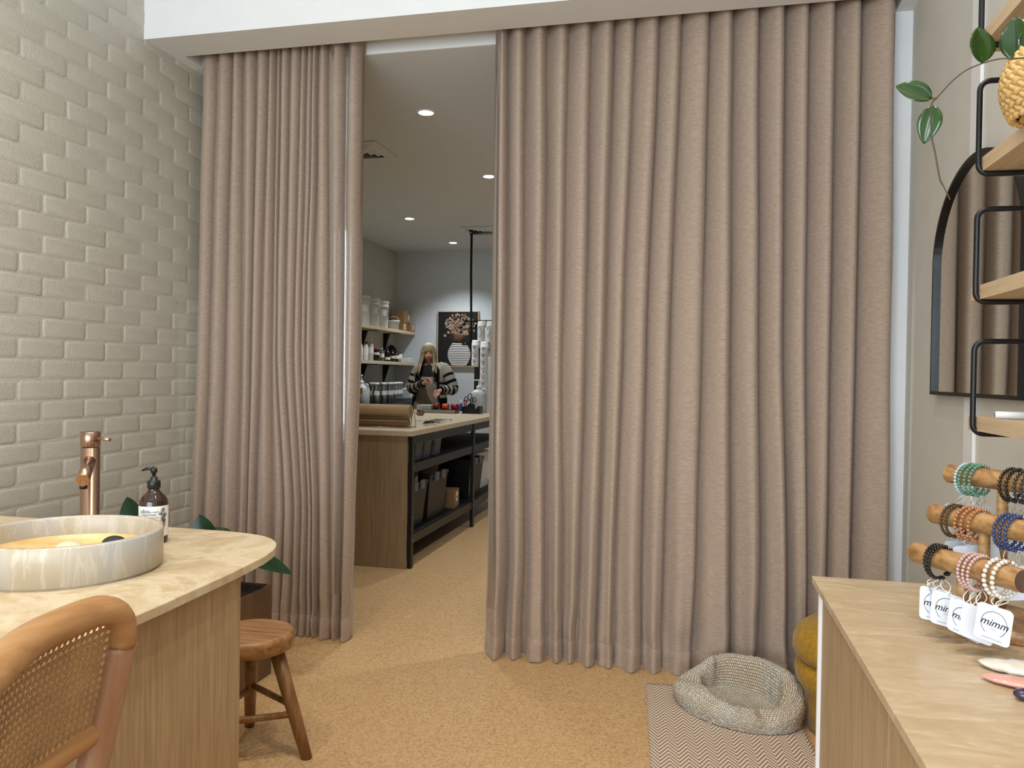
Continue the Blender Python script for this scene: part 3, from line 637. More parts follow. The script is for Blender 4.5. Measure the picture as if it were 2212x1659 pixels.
def bed():
    nu, mb = 120, MB(); prof_n = 26; uv = []
    rows = []
    for i in range(prof_n+1):
        f = i/prof_n; row = []
        for j in range(nu+1):
            a = 2*pi*j/nu
            # outline: oval, long axis falling to the right and forward
            A, Bx = .268, .200
            back = max(0, cos(a-radians(75)))   # wall that stands up behind
            frt = max(0, cos(a-radians(245)))
            hgt = .085+.085*back**1.2-.012*frt+.010*sin(3*a+1)+.012*noise.noise(Vector((cos(a)*2, sin(a)*2, 1)))
            wal = .052+.045*frt+.014*sin(2*a+.6)+.008*noise.noise(Vector((cos(a)*3, sin(a)*3, 7)))
            fold1 = math.exp(-((a-radians(148))/.13)**2); fold2 = math.exp(-((a-radians(322))/.16)**2)+math.exp(-((a-radians(300))/.10)**2)*.6
            hgt += .035*fold1-.012*fold2; 
            # profile param: 0 floor centre -> inner wall -> rim -> outer wall -> floor outside
            if f < .38: g = f/.38; rr_ = g*(1-wal/.205*1.05)*1.0; z = .012+.012*noise.noise(Vector((cos(a)*g*3, sin(a)*g*3, 4)))
            elif f < .62:
                g = (f-.38)/.24; rr_ = (1-wal/.205*1.05)+(.05)*g*g; z = .012+(hgt-.012)*sin(g*pi/2)
            elif f < .78:
                g = (f-.62)/.16; r_in = (1-wal/.205*1.05)+.05; rr_ = r_in+(.97-r_in)*g; z = hgt+.012*sin(pi*g)-hgt*.12*g*g
            else:
                g = (f-.78)/.22; z = hgt*.88*(cos(g*pi/2))+.0; rr_ = .97+.05*sin(pi*g)-.0*g
            rr_ -= (.13*fold1+.20*fold2)*max(0, min(1, (f-.3)*4))*(1 if f < .75 else max(0, 1-(f-.75)*4))
            x, y = rr_*A*cos(a), rr_*Bx*sin(a); th_ = radians(-33); X, Y = x*cos(th_)-y*sin(th_), x*sin(th_)+y*cos(th_)
            row.append((X, Y, max(.001, z)))
        rows.append(row)
    mb.grid(rows); o = mb.build('knitted_shell', M['knit'], bd)
    uvl = o.data.uv_layers.new(name='UVMap'); vr = [(0.0,)*2]*len(mb.v)
    acc = 0
    for i in range(prof_n+1):
        if i: acc += sum((Vector(rows[i][j])-Vector(rows[i-1][j])).length for j in range(0, nu, 10))/12
        s = 0
        for j in range(nu+1): vr[i*(nu+1)+j] = (j/nu*1.5 if i > prof_n*.3 else j/nu*1.5, acc)
    for lp in o.data.loops: uvl.data[lp.index].uv = vr[lp.vertex_index]
    mod(o, 'SUBSURF', levels=1, render_levels=2)
    tx = bpy.data.textures.new('knit_lumps', 'CLOUDS'); tx.noise_scale = .009; tx.noise_depth = 1
    mod(o, 'DISPLACE', texture=tx, strength=.009, mid_level=.5)
bed()
# ------------------------------------------------------------------ arched mirror on the right wall
p_bl, p_br = px(2008, 850, 0, WX-.03), px(2200, 868, 0, WX-.03); ptop = px(2110, 325, 0, WX-.03)
yl, yr, zb_, zt_ = p_bl.y, p_br.y, (p_bl.z+p_br.z)/2, ptop.z; zs_ = px(2012, 580, 0, WX-.03).z
yc_, hw_ = (yl+yr)/2, abs(yl-yr)/2
mr = thing('mirror', 'arched mirror with a thin black frame on the right wall', 'mirror', (WX, yc_, zb_))
def archpts(k, n=40):
    o_ = [(-hw_+k, k), (hw_-k, k), (hw_-k, zs_-zb_)]
    o_ += [((hw_-k)*cos(pi*i/n), zs_-zb_+(zt_-zs_-k)*sin(pi*i/n)) for i in range(1, n)]
    return o_+[(-hw_+k, zs_-zb_)]
oa, ia = archpts(0), archpts(.012)
fm = MB(); fm.rings([[(-.002, *p) for p in oa], [(-.03, *p) for p in oa], [(-.03, *p) for p in ia], [(-.004, *p) for p in ia]], 0, False, False, smooth=False)
fm.build('frame', M['black'], mr)
g = MB(); g.add([(-.016, *p) for p in ia], [list(range(len(ia)))[::-1]], 0, False); g.build('mirror_glass', M['mirror'], mr)
# ------------------------------------------------------------------ shelves on the right wall
SX = 3.28
zsh = [px(2093, 928, 0, SX).z, px(2095, 652, 0, SX).z, px(2100, 385, 0, SX).z]; zsh.append(zsh[2]+(zsh[2]-zsh[1])); yfar = px(2096, 652, 0, SX).y
nm_ = ['lowest pale oak shelf on the right wall, holding the lip balm tube', 'pale oak shelf on the right wall, second from the bottom', 'pale oak shelf on the right wall under the seagrass basket', 'topmost pale oak shelf on the right wall above the basket']
for i, z in enumerate(zsh):
    t = thing('wall_shelf', nm_[i], 'shelf', (SX, yfar, z), 'pale oak shelves on the right wall')
    L = 1.25; D = WX-SX-.001
    rr_ = .05 if i >= 2 else .004
    pl = [(D, 0), (rr_, 0)]+[(rr_-rr_*sin(a), -rr_+rr_*cos(a)) for a in [pi/2*k/8 for k in range(1, 9)]]+[(0, -L), (D, -L)]
    MB().prism(pl, 0, .032).build('shelf_board', M['oak_pale'], t)
    for yy_ in (-.058, -L+.06):
        r = .022; zt = .205; zb = -.0065; xf = -.0075
        pth = [(D, yy_, zt), (xf+r, yy_, zt)]+[(xf+r-r*sin(a), yy_, zt-r+r*cos(a)) for a in [pi/2*k/5 for k in range(1, 6)]]
        pth += [(xf, yy_, zb+r)]+[(xf+r-r*cos(a), yy_, zb+r-r*sin(a)) for a in [pi/2*k/5 for k in range(1, 6)]]+[(D, yy_, zb)]
        MB().tube(pth, .0062, 10, upv=(0, 1, 0)).build('bracket', M['black'], t)
tz = zsh[0]+.032
q = px(2190, 897, 2, tz+.009)
lt = thing('balm_tube', 'white lip balm tube with a black cap on the lowest wall shelf', 'tube', (q.x, q.y, tz+.0085))
ta = radians(-14); dx = Vector((cos(ta), sin(ta), 0))
MB().tube([dx*-.035, dx*-.033, dx*.024], [.0065, .0082, .0082], 20).build('barrel', M['white_plastic'], lt)
MB().tube([dx*.025, dx*.045, dx*.047], [.0085, .0085, .007], 20).build('cap', M['black_plastic'], lt)
MB().tube([dx*-.035, dx*-.0355], [.006, .005], 16).build('end_plug', M['black_plastic'], lt)
# ------------------------------------------------------------------ seagrass basket with trailing hoya
bz = zsh[2]+.032; by = px(2198, 275, 2, bz).y
edge = px(2166, 170, 1, by-.12)
bk_r = .078; bcy = by-.055; bcx = px(2166, 200, 1, bcy).x+.083
bkt = thing('basket', 'round woven seagrass basket on the wall shelf with the trailing plant', 'basket', (bcx, bcy, bz))
bm_ = MB(); ncol = 26; nrow = 15
for j in range(nrow):
    z = .006+j*.0094; r = .052+.028*sin(pi*min(1, (z+.015)/.16))
    pts = [( (r+.0026*cos(ncol*a+j*pi))*cos(a), (r+.0026*cos(ncol*a+j*pi))*sin(a), z+.0034*sin(ncol*a)) for a in [2*pi*k/(ncol*6) for k in range(ncol*6)]]
    bm_.tube(pts, .0056, 6, closed=True, upv=(0, 0, 1))
bm_.lathe([(.05, .001), (.05, .006)], n=32); bm_.build('woven_body', M['basket'], bkt)
MB().lathe([(.001, .118), (.068, .12), (.070, .11)], n=32, cap=False).build('potting_mix', M['soil'], bkt)
hy = thing('trailing_plant', 'hoya with glossy green oval leaves trailing from the seagrass basket', 'plant', (bcx, bcy, bz+.12))
HO = Vector((bcx, bcy, bz+.12)); YV = bcy-.02
def hp(u, v, Y=None): return px(u, v, 1, Y if Y is not None else YV)-HO
stem = smoothpath([(0, 0, 0), hp(2200, 126, bcy-.06), hp(2160, 127, bcy-.05), hp(2122, 137), hp(2085, 153), hp(2055, 177), hp(2022, 213)], 5)
MB().tube(stem, .0014, 6).build('stem', M['vine'], hy)
MB().tube(smoothpath([hp(2022, 213), hp(2012, 228), hp(2012, 290), hp(2020, 330), hp(2030, 385), hp(2038, 402), hp(2053, 432)], 5), [.0017]*25+[.0012]*6, 6).build('stem', M['vine'], hy)
for u0, v0, u1, v1, wpx, nn in ((2121, 136, 2118, 55, 24, (.25, -.9, .2)), (2013, 213, 1938, 181, 20, (.0, -.95, .25)), (2018, 228, 1996, 308, 20, (-.1, -.9, .35)), (2196, 130, 2192, 32, 25, (-.5, -.8, .2)), (2212, 118, 2250, 60, 26, (.2, -.9, .3))):
    a, b = hp(u0, v0), hp(u1, v1); pw = wpx*(YV*.974+.15)/FPX
    lm = MB(); leaf_mesh(lm, a, b, pw, nn, fold=.28, droop=.10, n=14); o = lm.build('leaf', M['hoya'], hy); mod(o, 'SOLIDIFY', thickness=.0012)
MB().tube([hp(2013, 212), hp(2022, 213)], .0018, 6).build('stem', M['vine'], hy)
# ------------------------------------------------------------------ bracelet stand
D8 = -.08
BARS = [(Vector((3.096, 1.745, 1.083+D8)), Vector((3.205, 1.505, 1.092+D8))), (Vector((3.150, 1.822, 1.152+D8)), Vector((3.262, 1.578, 1.160+D8))), (Vector((3.205, 1.912, 1.228+D8)), Vector((3.32, 1.662, 1.236+D8)))]
bst = thing('bracelet_stand', 'three-tier turned wooden bracelet stand on the right counter', 'stand', (3.24, 1.72, CT))
BO = Vector((3.24, 1.72, CT))
bb = MB(); th0 = math.atan2(-.24, .11)
pl = [(.125*cos(a)*cos(th0)-.095*sin(a)*sin(th0), .125*cos(a)*sin(th0)+.095*sin(a)*cos(th0)) for a in [2*pi*i/48 for i in range(48)]]
bb.rings([[(p[0]*k, p[1]*k, z) for p in pl] for k, z in ((.97, 0), (1, .004), (1, .020), (.975, .024))]); bb.build('base', M['acacia'], bst)
RB = .0205
for k, (a, b) in enumerate(BARS):
    nbar = MB().tube([a-BO, a.lerp(b, .003)-BO, a.lerp(b, .997)-BO, b-BO], [RB*.985, RB, RB, RB*.985], 32).build('bar', M['acacia'], bst)
    e = (b-a).normalized(); o = MB().tube([b-BO, b+e*.0006-BO], RB*.95, 32).build('bar_end', M['acacia_end'], bst); o['label'] = 'darker end grain'
    mdp = a.lerp(b, .48+.02*k)-BO
    MB().tube([(mdp.x, mdp.y, .02), (mdp.x, mdp.y, mdp.z)], .0105, 14).build('post', M['acacia'], bst)
bead_cols = {'sky': srgb(176, 204, 214), 'green': srgb(92, 138, 112), 'black': srgb(18, 17, 18), 'hematite': srgb(46, 48, 50), 'tiger': srgb(74, 54, 26), 'sandal': srgb(178, 118, 74), 'blue': srgb(52, 66, 112), 'rose': srgb(206, 170, 164), 'ivory': srgb(226, 216, 200)}
for k_, c_ in bead_cols.items(): M['bead_'+k_] = plain('bead_'+k_, c_, .25, var=.15, coat=.3)
_bead = bmesh.new(); bmesh.ops.create_icosphere(_bead, subdivisions=2, radius=1); BV = [v.co.copy() for v in _bead.verts]; BF = [[v.index for v in f.verts] for f in _bead.faces]; _bead.free()
mimm = text_mesh('mimm', .018, shear=.35, bold=.0001); mimm_s = text_mesh('crystals', .0034); mimm_t = text_mesh('handmade bracelets', .0042)
def bracelet(bar, f, col, label, group, br=.0034, rad=.031, tilt=0.0, tagto=None, tag_rz=0.0, back=False, pend=None):
    a, b = BARS[bar]; e = (b-a).normalized(); c = a.lerp(b, f); side = Vector((0, 0, 1)).cross(e).normalized(); up = e.cross(side).normalized()
    if up.z < 0: up = -up
    # loop hangs on the bar: its top inside touches the bar top
    cc = c-up*(rad-RB-br*1.1)
    t = thing('bracelet', label, 'bracelet', cc, group)
    nb = int(2*pi*rad/(br*1.96)); mb = MB(); gold = MB(); e2 = (e+side*tilt).normalized()
    for i in range(nb):
        an = 2*pi*i/nb; sw = -.010*(1-sin(an))*.5*(1 if tilt >= 0 else -1)*abs(tilt)*3
        p = side*(cos(an)*rad*.90)+up*(sin(an)*rad*1.04)+e*sw
        tgt = gold if i % 19 == 5 else mb; k = br*(.75 if i % 19 == 5 else 1.0)
        tgt.add([p+v*k for v in BV], BF)
    mb.build('bead_string', M['bead_'+col], t); gold.build('gold_bead', M['gold'], t)
    if tagto is not None:
        bot = -up*rad*1.04; T = Vector(tagto)-cc
        s_ = RT*.0; lp = smoothpath([bot+side*.002, bot.lerp(T, .45)+RT*.010, T+RT*.002+Vector((0, 0, .002)), T, bot.lerp(T, .5)-RT*.009, bot-side*.002], 5)
        MB().tube(lp, .0011, 6).build('cord', M['cord'], t)
        # knot and tag; tag hangs from its top hole, facing the camera with its own turn
        MB().blob(T+Vector((0, 0, -.001)), (.003, .003, .0035), 8, 6).build('knot', M['cord'], t)
        tg = bpy.data.objects.new('tag', None); 
        W_, H_, r_ = .058, .062, .007; ol = []
        for (sx_, sy_) in ((1, -1), (1, 1), (-1, 1), (-1, -1)):
            cxx, cyy = sx_*(W_/2-r_), -H_/2+sy_*(H_/2-r_)
            a0 = math.atan2(sy_, sx_)-pi/4
            ol += [(cxx+r_*cos(a0+pi/2*q/4), cyy+r_*sin(a0+pi/2*q/4)) for q in range(5)]
        ol = [(x, y-0) for x, y in ol]
        tm = MB().rings([[(x, y, -.0005) for x, y in ol], [(x, y, 0) for x, y in ol]], smooth=False)
        to = tm.build('tag', M['tag_card'], t)
        rzv, rxv, rr2 = tag_rz if isinstance(tag_rz, tuple) else (tag_rz, 62, 0)
        Mx = Matrix.Rotation(radians(rzv), 4, 'Z') @ Matrix.Rotation(radians(rxv), 4, 'X') @ Matrix.Rotation(radians(rr2), 4, 'Z')
        to.matrix_local = Matrix.Translation(T) @ Mx
        if not back:
            pm = MB(); vs, fs = mimm; pm.add([(v[0], v[1]-.030, .0004) for v in vs], fs, 0, False)
            pts = [(.021*cos(an), -.031+.021*sin(an), .0004) for an in [radians(-55+j*10.0) for j in range(30)]]; pm.tube(pts, .0004, 4)
            pm.build('logo_print', M['ink'], to)
            p2 = MB(); vs, fs = mimm_s; p2.add([(v[0], v[1]-.0395, .0004) for v in vs], fs, 0, False); vs, fs = mimm_t; p2.add([(v[0], v[1]-.0565, .0004) for v in vs], fs, 0, False); p2.build('small_print', M['grey_ink'], to)
    return t
def T_(u, v, Z):
    D = RT*((u-1106)/FPX)+DN*((v-829.5)/FPX)+F; return Vector((CX, CY, CH))+D*Z
# front bar
g1, g2, g3 = 'black bead bracelets on the lowest bar', 'pink bead bracelets on the lowest bar', 'ivory bead bracelets on the lowest bar'
bracelet(0, .215, 'black', 'leftmost black bead bracelet on the lowest bar, its tag turned edge-on', g1, tagto=T_(2006, 1262, 1.50), tag_rz=(75, 68, -8), tilt=-.1, back=True)
bracelet(0, .250, 'black', 'middle black bead bracelet on the lowest bar, its tag half covered', g1, tagto=T_(2022, 1271, 1.50), tag_rz=(8, 66, -10), tilt=.1)
bracelet(0, .285, 'black', 'rightmost black bead bracelet on the lowest bar, its tag fully readable', g1, tagto=T_(2048, 1282, 1.47), tag_rz=(14, 66, -16), tilt=.3)
bracelet(0, .555, 'rose', 'leftmost pale pink bead bracelet on the lowest bar', g2, tagto=T_(2085, 1304, 1.42), tag_rz=(24, 60, -28), tilt=.1)
bracelet(0, .605, 'rose', 'middle pale pink bead bracelet on the lowest bar', g2, tagto=T_(2100, 1308, 1.42), tag_rz=(18, 62, -30), tilt=.2)
bracelet(0, .655, 'rose', 'rightmost pale pink bead bracelet on the lowest bar', g2, tagto=T_(2116, 1312, 1.41), tag_rz=(14, 62, -22), tilt=.3, back=True)
bracelet(0, .785, 'ivory', 'ivory bead bracelet on the lowest bar, beside the pink ones', g3, br=.0042, tagto=T_(2150, 1310, 1.36), tag_rz=(6, 66, -16), tilt=.05)
bracelet(0, .86, 'ivory', 'ivory bead bracelet nearest the near end of the lowest bar', g3, br=.0042, tagto=T_(2153, 1311, 1.345), tag_rz=(10, 66, -20), tilt=.15)
g4, g5, g6 = 'dark brown bead bracelets on the middle bar', 'sandalwood bead bracelets on the middle bar', 'blue bead bracelets on the middle bar'
for i_, f_ in enumerate((.20, .25)): bracelet(1, f_, 'tiger', ('outer', 'inner')[i_]+' dark brown bead bracelet on the middle bar', g4, tagto=T_(2068+i_*10, 1168, 1.62), tag_rz=(20, 80, 0), tilt=.15, back=True)
for i_, f_ in enumerate((.34, .40, .47)): bracelet(1, f_, 'sandal', ('leftmost', 'middle', 'rightmost')[i_]+' sandalwood bead bracelet on the middle bar', g5, br=.0037, tagto=T_(2092+i_*14, 1178, 1.58), tag_rz=(-10, 80, 10), tilt=.2, back=True)
for i_, f_ in enumerate((.70, .75, .80)): bracelet(1, f_, 'blue', ('leftmost', 'middle', 'rightmost')[i_]+' dark blue bead bracelet on the middle bar', g6, br=.0037, tagto=T_(2180+i_*14, 1224, 1.50), tag_rz=(-10, 80, 10), tilt=.15, back=i_ != 1)
g7, g8, g9 = 'green bead bracelets on the top bar', 'black bead bracelets on the top bar', 'hematite bead bracelets on the top bar'
bracelet(2, .17, 'sky', 'pale blue bead bracelet at the far end of the top bar', None, tagto=T_(2068, 1088, 1.74), tag_rz=(15, 84, 0), tilt=.1, back=True)
for i_, f_ in enumerate((.215, .27, .32)): bracelet(2, f_, 'green', ('leftmost', 'middle', 'rightmost')[i_]+' jade green bead bracelet on the top bar', g7, br=.0037, tagto=T_(2088+i_*14, 1094, 1.71), tag_rz=(15, 84, 0), tilt=.2, back=True)
for i_, f_ in enumerate((.60, .66)): bracelet(2, f_, 'black', ('left', 'right')[i_]+' black bead bracelet on the top bar', g8, br=.0037, tagto=T_(2178+i_*12, 1120, 1.64), tag_rz=(0, 84, 0), tilt=.15, back=True)
for i_, f_ in enumerate((.73, .79)): bracelet(2, f_, 'hematite', ('left', 'right')[i_]+' grey hematite bead bracelet on the top bar', g9, br=.0037, tagto=T_(2196+i_*12, 1124, 1.62), tag_rz=(0, 84, 0), tilt=.15, back=True)
# ------------------------------------------------------------------ crystals on the right counter
def crystal(name, label, u, v, r, mat, rz, rough=.05):
    q = px(u, v, 2, CT+r[2]); mb = MB(); mb.blob((0, 0, 0), r, 28, 16)
    mb.v = [tuple(Vector(p)*(1+rough*noise.noise(Vector(p)*60))) for p in mb.v]
    o = mb.build(name, mat); o.location = (q.x, q.y, CT+r[2]*.97); o.rotation_euler = (0, 0, radians(rz)); tag(o, label, 'crystal')
crystal('white_crystal', 'flat white polished crystal slice on the right counter', 2203, 1443, (.056, .032, .009), M['white_crystal'], -20, .25)
crystal('pink_crystal', 'flat pink translucent crystal slice in front of the white one', 2200, 1474, (.052, .020, .007), M['rose_quartz_slab'], -22, .12)
crystal('purple_crystal', 'small dark purple tumbled crystal nearest the counter edge of the frame', 2214, 1500, (.016, .012, .009), M['purple_crystal'], 0)
# ------------------------------------------------------------------ packing bench in the back room
BZ, BX0, BX1, BY0, BY1 = .955, -.45, .765, 5.12, 8.3
pbn = thing('packing_bench', 'long packing bench with a timber top, timber end panel and black steel frame', 'bench')
MB().box((BX0, BY0-.012, BZ-.036), (BX1+.004, BY1, BZ), bev=.002).build('worktop', M['birch'], pbn)
MB().box((BX0, BY0, 0), (BX1-.03, BY0+.018, BZ-.037), bev=.001).build('end_panel', M['oak_bench'], pbn)
for x in (BX1-.027, BX0+.0):
    for y in (BY0+.02, 6.7, BY1-.06):
        p = MB(); p.box((x, y, 0), (x+.027, y+.004, BZ-.037)); p.box((x+.023 if x > 0 else x, y+.004, 0), (x+.027 if x > 0 else x+.004, y+.045, BZ-.037)); p.build('post', M['black'], pbn)
for z, nm in ((.165, 'lower_shelf'), (.66, 'middle_shelf')):
    MB().box((BX0+.03, BY0+.03, z+.045), (BX1-.03, BY1-.03, z+.057)).build(nm, M['black_matte'], pbn)
    for x in (BX1-.027, BX0+.005): MB().box((x, BY0+.03, z), (x+.02, BY1-.03, z+.062)).build('shelf_beam', M['black'], pbn)
MB().box((BX1-.027, BY0+.03, BZ-.10), (BX1-.007, BY1-.03, BZ-.038)).build('shelf_beam', M['black'], pbn)
for y in (5.16, 6.72, 8.25):
    for z in (.19, .70, .35): MB().blob((BX1+.001, y+.008, z), (.003, .006, .006), 8, 6).build('bolt', M['aluminium'], pbn)
# black storage bins on the lower shelf
def bin_(y0, y1, h, lab):
    cx_, cy_ = .50, (y0+y1)/2; t = thing('storage_bin', lab, 'bin', (cx_, cy_, .223), 'black bins on the lower bench shelf'); w_, l_ = .22, (y1-y0)/2
    def rg(k, z): return [(sx*(w_*k), sy*(l_*k), z) for sx, sy in ((-1, -1), (1, -1), (1, 1), (-1, 1))]
    MB().rings([rg(.84, 0), rg(.97, h-.03), rg(1.0, h-.03), rg(1.0, h), rg(.95, h), rg(.80, .01)], 0, True, True, smooth=False).build('tub', M['bin'], t)
    for fy in (-.35, .35): MB().box((w_-.004, l_*fy-.04, h-.055), (w_+.012, l_*fy+.04, h+.012), bev=.004).build('clip', M['grey_clip'], t)
    return t
bin_(5.19, 5.62, .34, 'black plastic storage bin nearest the bench end panel')
bin_(5.66, 6.12, .36, 'black plastic storage bin second from the bench end panel')
bin_(6.78, 7.24, .36, 'black plastic storage bin farthest along the lower bench shelf')
def carton(name, lab, c, s, mat, rz=0, grp=None, lid=True, lbl=None, cat='box'):
    t = thing(name, lab, cat, c, grp, rz)
    MB().box((-s[0]/2, -s[1]/2, 0), (s[0]/2, s[1]/2, s[2]), bev=.002).build('carton', mat, t)
    if lid: MB().box((-s[0]/2, -.012, s[2]), (s[0]/2, .012, s[2]+.0008)).build('tape', M['kraft_paper'], t)
    if lbl:
        fx, fy, fz = lbl
        l_ = MB().box((s[0]/2+.0004, fx-.028, fz-.032), (s[0]/2+.0012, fx+.028, fz+.032)).build('label', M['label'], t)
        pr = MB(); [pr.box((s[0]/2+.0012, fx-.02, fz-.02+k*.012), (s[0]/2+.0016, fx+.016, fz-.015+k*.012)) for k in range(4)]; pr.build('printed_lines', M['ink'], l_)
    return t
def mailer(lab, c, s, rot):
    mb = MB(); rows = [[(s[0]*(i/8-.5), s[1]*(j/6-.5), .012*sin(pi*i/8)*sin(pi*j/6)) for i in range(9)] for j in range(7)]; mb.grid(rows)
    o = mb.build('kraft_mailer', M['kraft']); o.location = c; o.rotation_euler = rot; mod(o, 'SOLIDIFY', thickness=.006); tag(o, lab, 'envelope')
mailer('brown kraft mailer sticking out of the nearest black bin', (.56, 5.42, .60), (.3, .26, 0), (radians(35), radians(-22), .1))
mailer('brown kraft mailer leaning high out of the middle black bin', (.52, 6.0, .64), (.3, .22, 0), (radians(48), radians(10), .2))
t = carton('parcel', 'small kraft parcel with a round white sticker on the lower bench shelf', (.62, 6.42, .223), (.16, .2, .15), M['kraft'], .1, lid=False)
stk = MB(); stk.tube([(.0805, 0, .09), (.0812, 0, .09)], .045, 24, upv=(0, 0, 1)); s_ = stk.build('sticker', M['label'], t)
MB().box((.0812, -.025, .075), (.0816, .02, .098)).build('logo_print', M['blue'], s_)
t = carton('storage_crate', 'pale grey plastic crate at the far end of the lower bench shelf', (.35, 7.6, .223), (.5, .5, .36), M['white_plastic'], lid=False); MB().box((-.26, -.26, .33), (.26, .26, .35)).build('rim', M['white_plastic'], t)
for i, y in enumerate((5.28, 5.48, 5.68, 5.92)):
    t = thing('clear_tub', ('nearest', 'second', 'third', 'farthest')[i]+' smoky clear tub on the middle bench shelf', 'tub', (.62, y, .718), 'clear tubs on the middle bench shelf')
    MB().rings([[(sx*.075*k, sy*.08*k, z) for sx, sy in ((-1, -1), (1, -1), (1, 1), (-1, 1))] for k, z in ((.85, 0), (1, .12), (.93, .12), (.8, .006))], smooth=False).build('tub', M['grey_clip'], t)
    MB().box((-.08, -.085, .12), (.08, .085, .128), bev=.002).build('lid', M['natural_plastic'], t)
# ------------------------------------------------------------------ things on the bench
kr = thing('paper_dispenser', 'copper wire dispenser holding a wide roll of kraft paper on the bench', 'dispenser', (.32, 5.45, BZ))
rl = MB(); rl.tube([(-.55, 0, .118), (.315, 0, .118)], .050, 36, upv=(0, 0, 1)); rl.build('paper_roll', M['kraft_paper'], kr)
MB().tube([(.3155, 0, .118), (.3165, 0, .118)], .014, 16, upv=(0, 0, 1)).build('roll_core', M['kraft'], kr)
MB().tube([(-.55, .0, .036), (.30, .0, .036)], .033, 28, upv=(0, 0, 1)).build('lower_roll', M['kraft'], kr)
MB().box((-.55, -.052, .062), (.31, -.046, .078)).build('cutter_bar', M['copper'], kr)
wr_ = MB()
for x in (.335, -.56):
    wr_.tube(smoothpath([(x, -.055, .003), (x, -.03, .08), (x, 0, .135), (x, .03, .08), (x, .055, .003)], 5), .0028, 6)
wr_.tube([(.335, -.055, .003), (-.56, -.055, .003)], .0028, 6); wr_.tube([(.335, .055, .003), (-.56, .055, .003)], .0028, 6); wr_.tube([(.34, 0, .118), (.30, 0, .118)], .004, 8)
wr_.build('wire_stand', M['copper'], kr)
tw = MB(); rr = random.Random(9)
for k in range(26):
    a = rr.random()*6.28; c = Vector((rr.uniform(-.02, .02), rr.uniform(-.02, .02), .035)); r = rr.uniform(.014, .03)
    pts = [c+Vector((r*cos(a+b)*.9, r*sin(b*1.0)*.7, .026*sin(b+a)+rr.uniform(-.003, .003))) for b in [i*.7 for i in range(9)]]
    tw.tube(pts, .0016, 4)
o = tw.build('copper_twine', M['copper']); o.location = px(909, 900, 2, BZ+.034); tag(o, 'tangle of copper wire twine beside the paper roll', 'wire')
hb = MB(); 
for k in range(46):
    a = rr.uniform(-1.0, .6); L = rr.uniform(.06, .19); hb.tube([(0, 0, .006), (cos(a)*L*.5, sin(a)*L*.5, .012+rr.random()*.02), (cos(a)*L, sin(a)*L, rr.uniform(.004, .05))], [.0016, .0013, .0006], 4)
o = hb.build('herb_bundle', plain('dried_herb', srgb(58, 66, 44), .8)); o.location = px(913, 917, 2, BZ+.001); tag(o, 'bundle of dried green herb stems lying on the bench', 'herbs')
MB_ = MB(); MB_.rings([[(x*k, y*k, z) for x, y in arc(.065, .03, .008, 0, 90, 3)+arc(-.065, .03, .008, 90, 180, 3)+arc(-.065, -.03, .008, 180, 270, 3)+arc(.065, -.03, .008, 270, 360, 3)] for k, z in ((.98, 0), (1, .002), (1, .007), (.98, .009))])
ph_ = thing('phone', 'thin silver phone lying flat near the edge of the bench', 'phone', px(957, 908, 2, BZ), rz=.12); MB_.build('phone_case', M['aluminium'], ph_)
MB().box((-.066, -.032, .0091), (.066, .032, .0096)).build('screen', M['grey_clip'], ph_)
yb_ = 7.7
def onb(u, Y): q = px(u, 860, 1, Y); return Vector((q.x, Y, BZ))
q = onb(951, 7.7); lt_ = thing('metal_tray', 'wide flat stainless tray on the bench in front of the woman', 'tray', q)
MB().rings([[(sx*.20*k, sy*.13*k, z) for sx, sy in ((-1, -1), (1, -1), (1, 1), (-1, 1))] for k, z in ((.94, 0), (1, .004), (1, .032), (.97, .032), (.95, .022))], smooth=False).build('tray_pan', M['aluminium'], lt_)
carton('white_box', 'flat pale grey box on the left end of the metal tray', onb(921, 7.7)+Vector((0, 0, .033)), (.15, .16, .045), M['natural_plastic'], lid=False)
def dispenser(name, lab, u, col, hub, w=.05, grp='tape dispensers on the metal tray'):
    t = thing(name, lab, 'tape dispenser', onb(u, 7.68)+Vector((0, 0, .033)), grp)
    MB().tube([(-w/2, 0, .032), (w/2, 0, .032)], .030, 24, upv=(0, 0, 1)).build('tape_roll', M[col], t)
    MB().tube([(-w/2-.004, 0, .032), (w/2+.004, 0, .032)], .015, 16, upv=(0, 0, 1)).build('hub', M[hub], t)
    MB().box((-w/2, -.045, .0), (w/2, .045, .008), bev=.002).build('base', M[hub], t)
dispenser('tape_dispenser', 'dark red tape dispenser beside the flat grey box', 943, 'red', 'black_plastic', .055)
dispenser('tape_dispenser', 'bright orange tape dispenser in the middle of the tray', 963, 'orange', 'black_plastic', .062)
dispenser('tape_dispenser', 'dull red tape dispenser at the right end of the tray', 983, 'red', 'red', .075)
q = onb(996, 7.62); gt = thing('glue_bottle', 'small blue and white glue bottle left of the black desk caddy', 'bottle', q)
MB().lathe([(.012, 0), (.014, .003), (.014, .025)], n=16).build('cap', M['white_plastic'], gt); MB().lathe([(.014, .025), (.015, .03), (.015, .105)], n=16).build('body', M['blue'], gt); MB().lathe([(.015, .105), (.008, .118), (.007, .14)], n=16).build('nozzle', M['white_plastic'], gt)
q = onb(1019, 7.72); cdy = thing('desk_caddy', 'glossy black desk caddy with a tape dispenser front on the bench', 'caddy', q)
cp = [(-.105, 0), (.105, 0), (.105, .075), (.085, .08), (.06, .05), (.03, .045), (.005, .078), (-.03, .082), (-.06, .07), (-.105, .07)]
MB().rings([[(p[0], -.06, p[1]) for p in cp], [(p[0], .05, p[1]) for p in cp]], smooth=False).build('body', M['black_plastic'], cdy)
MB().tube([(-.0, -.035, .07), (-.0, .02, .07)], .036, 24, upv=(0, 0, 1)).build('tape_spool', M['black_plastic'], cdy)
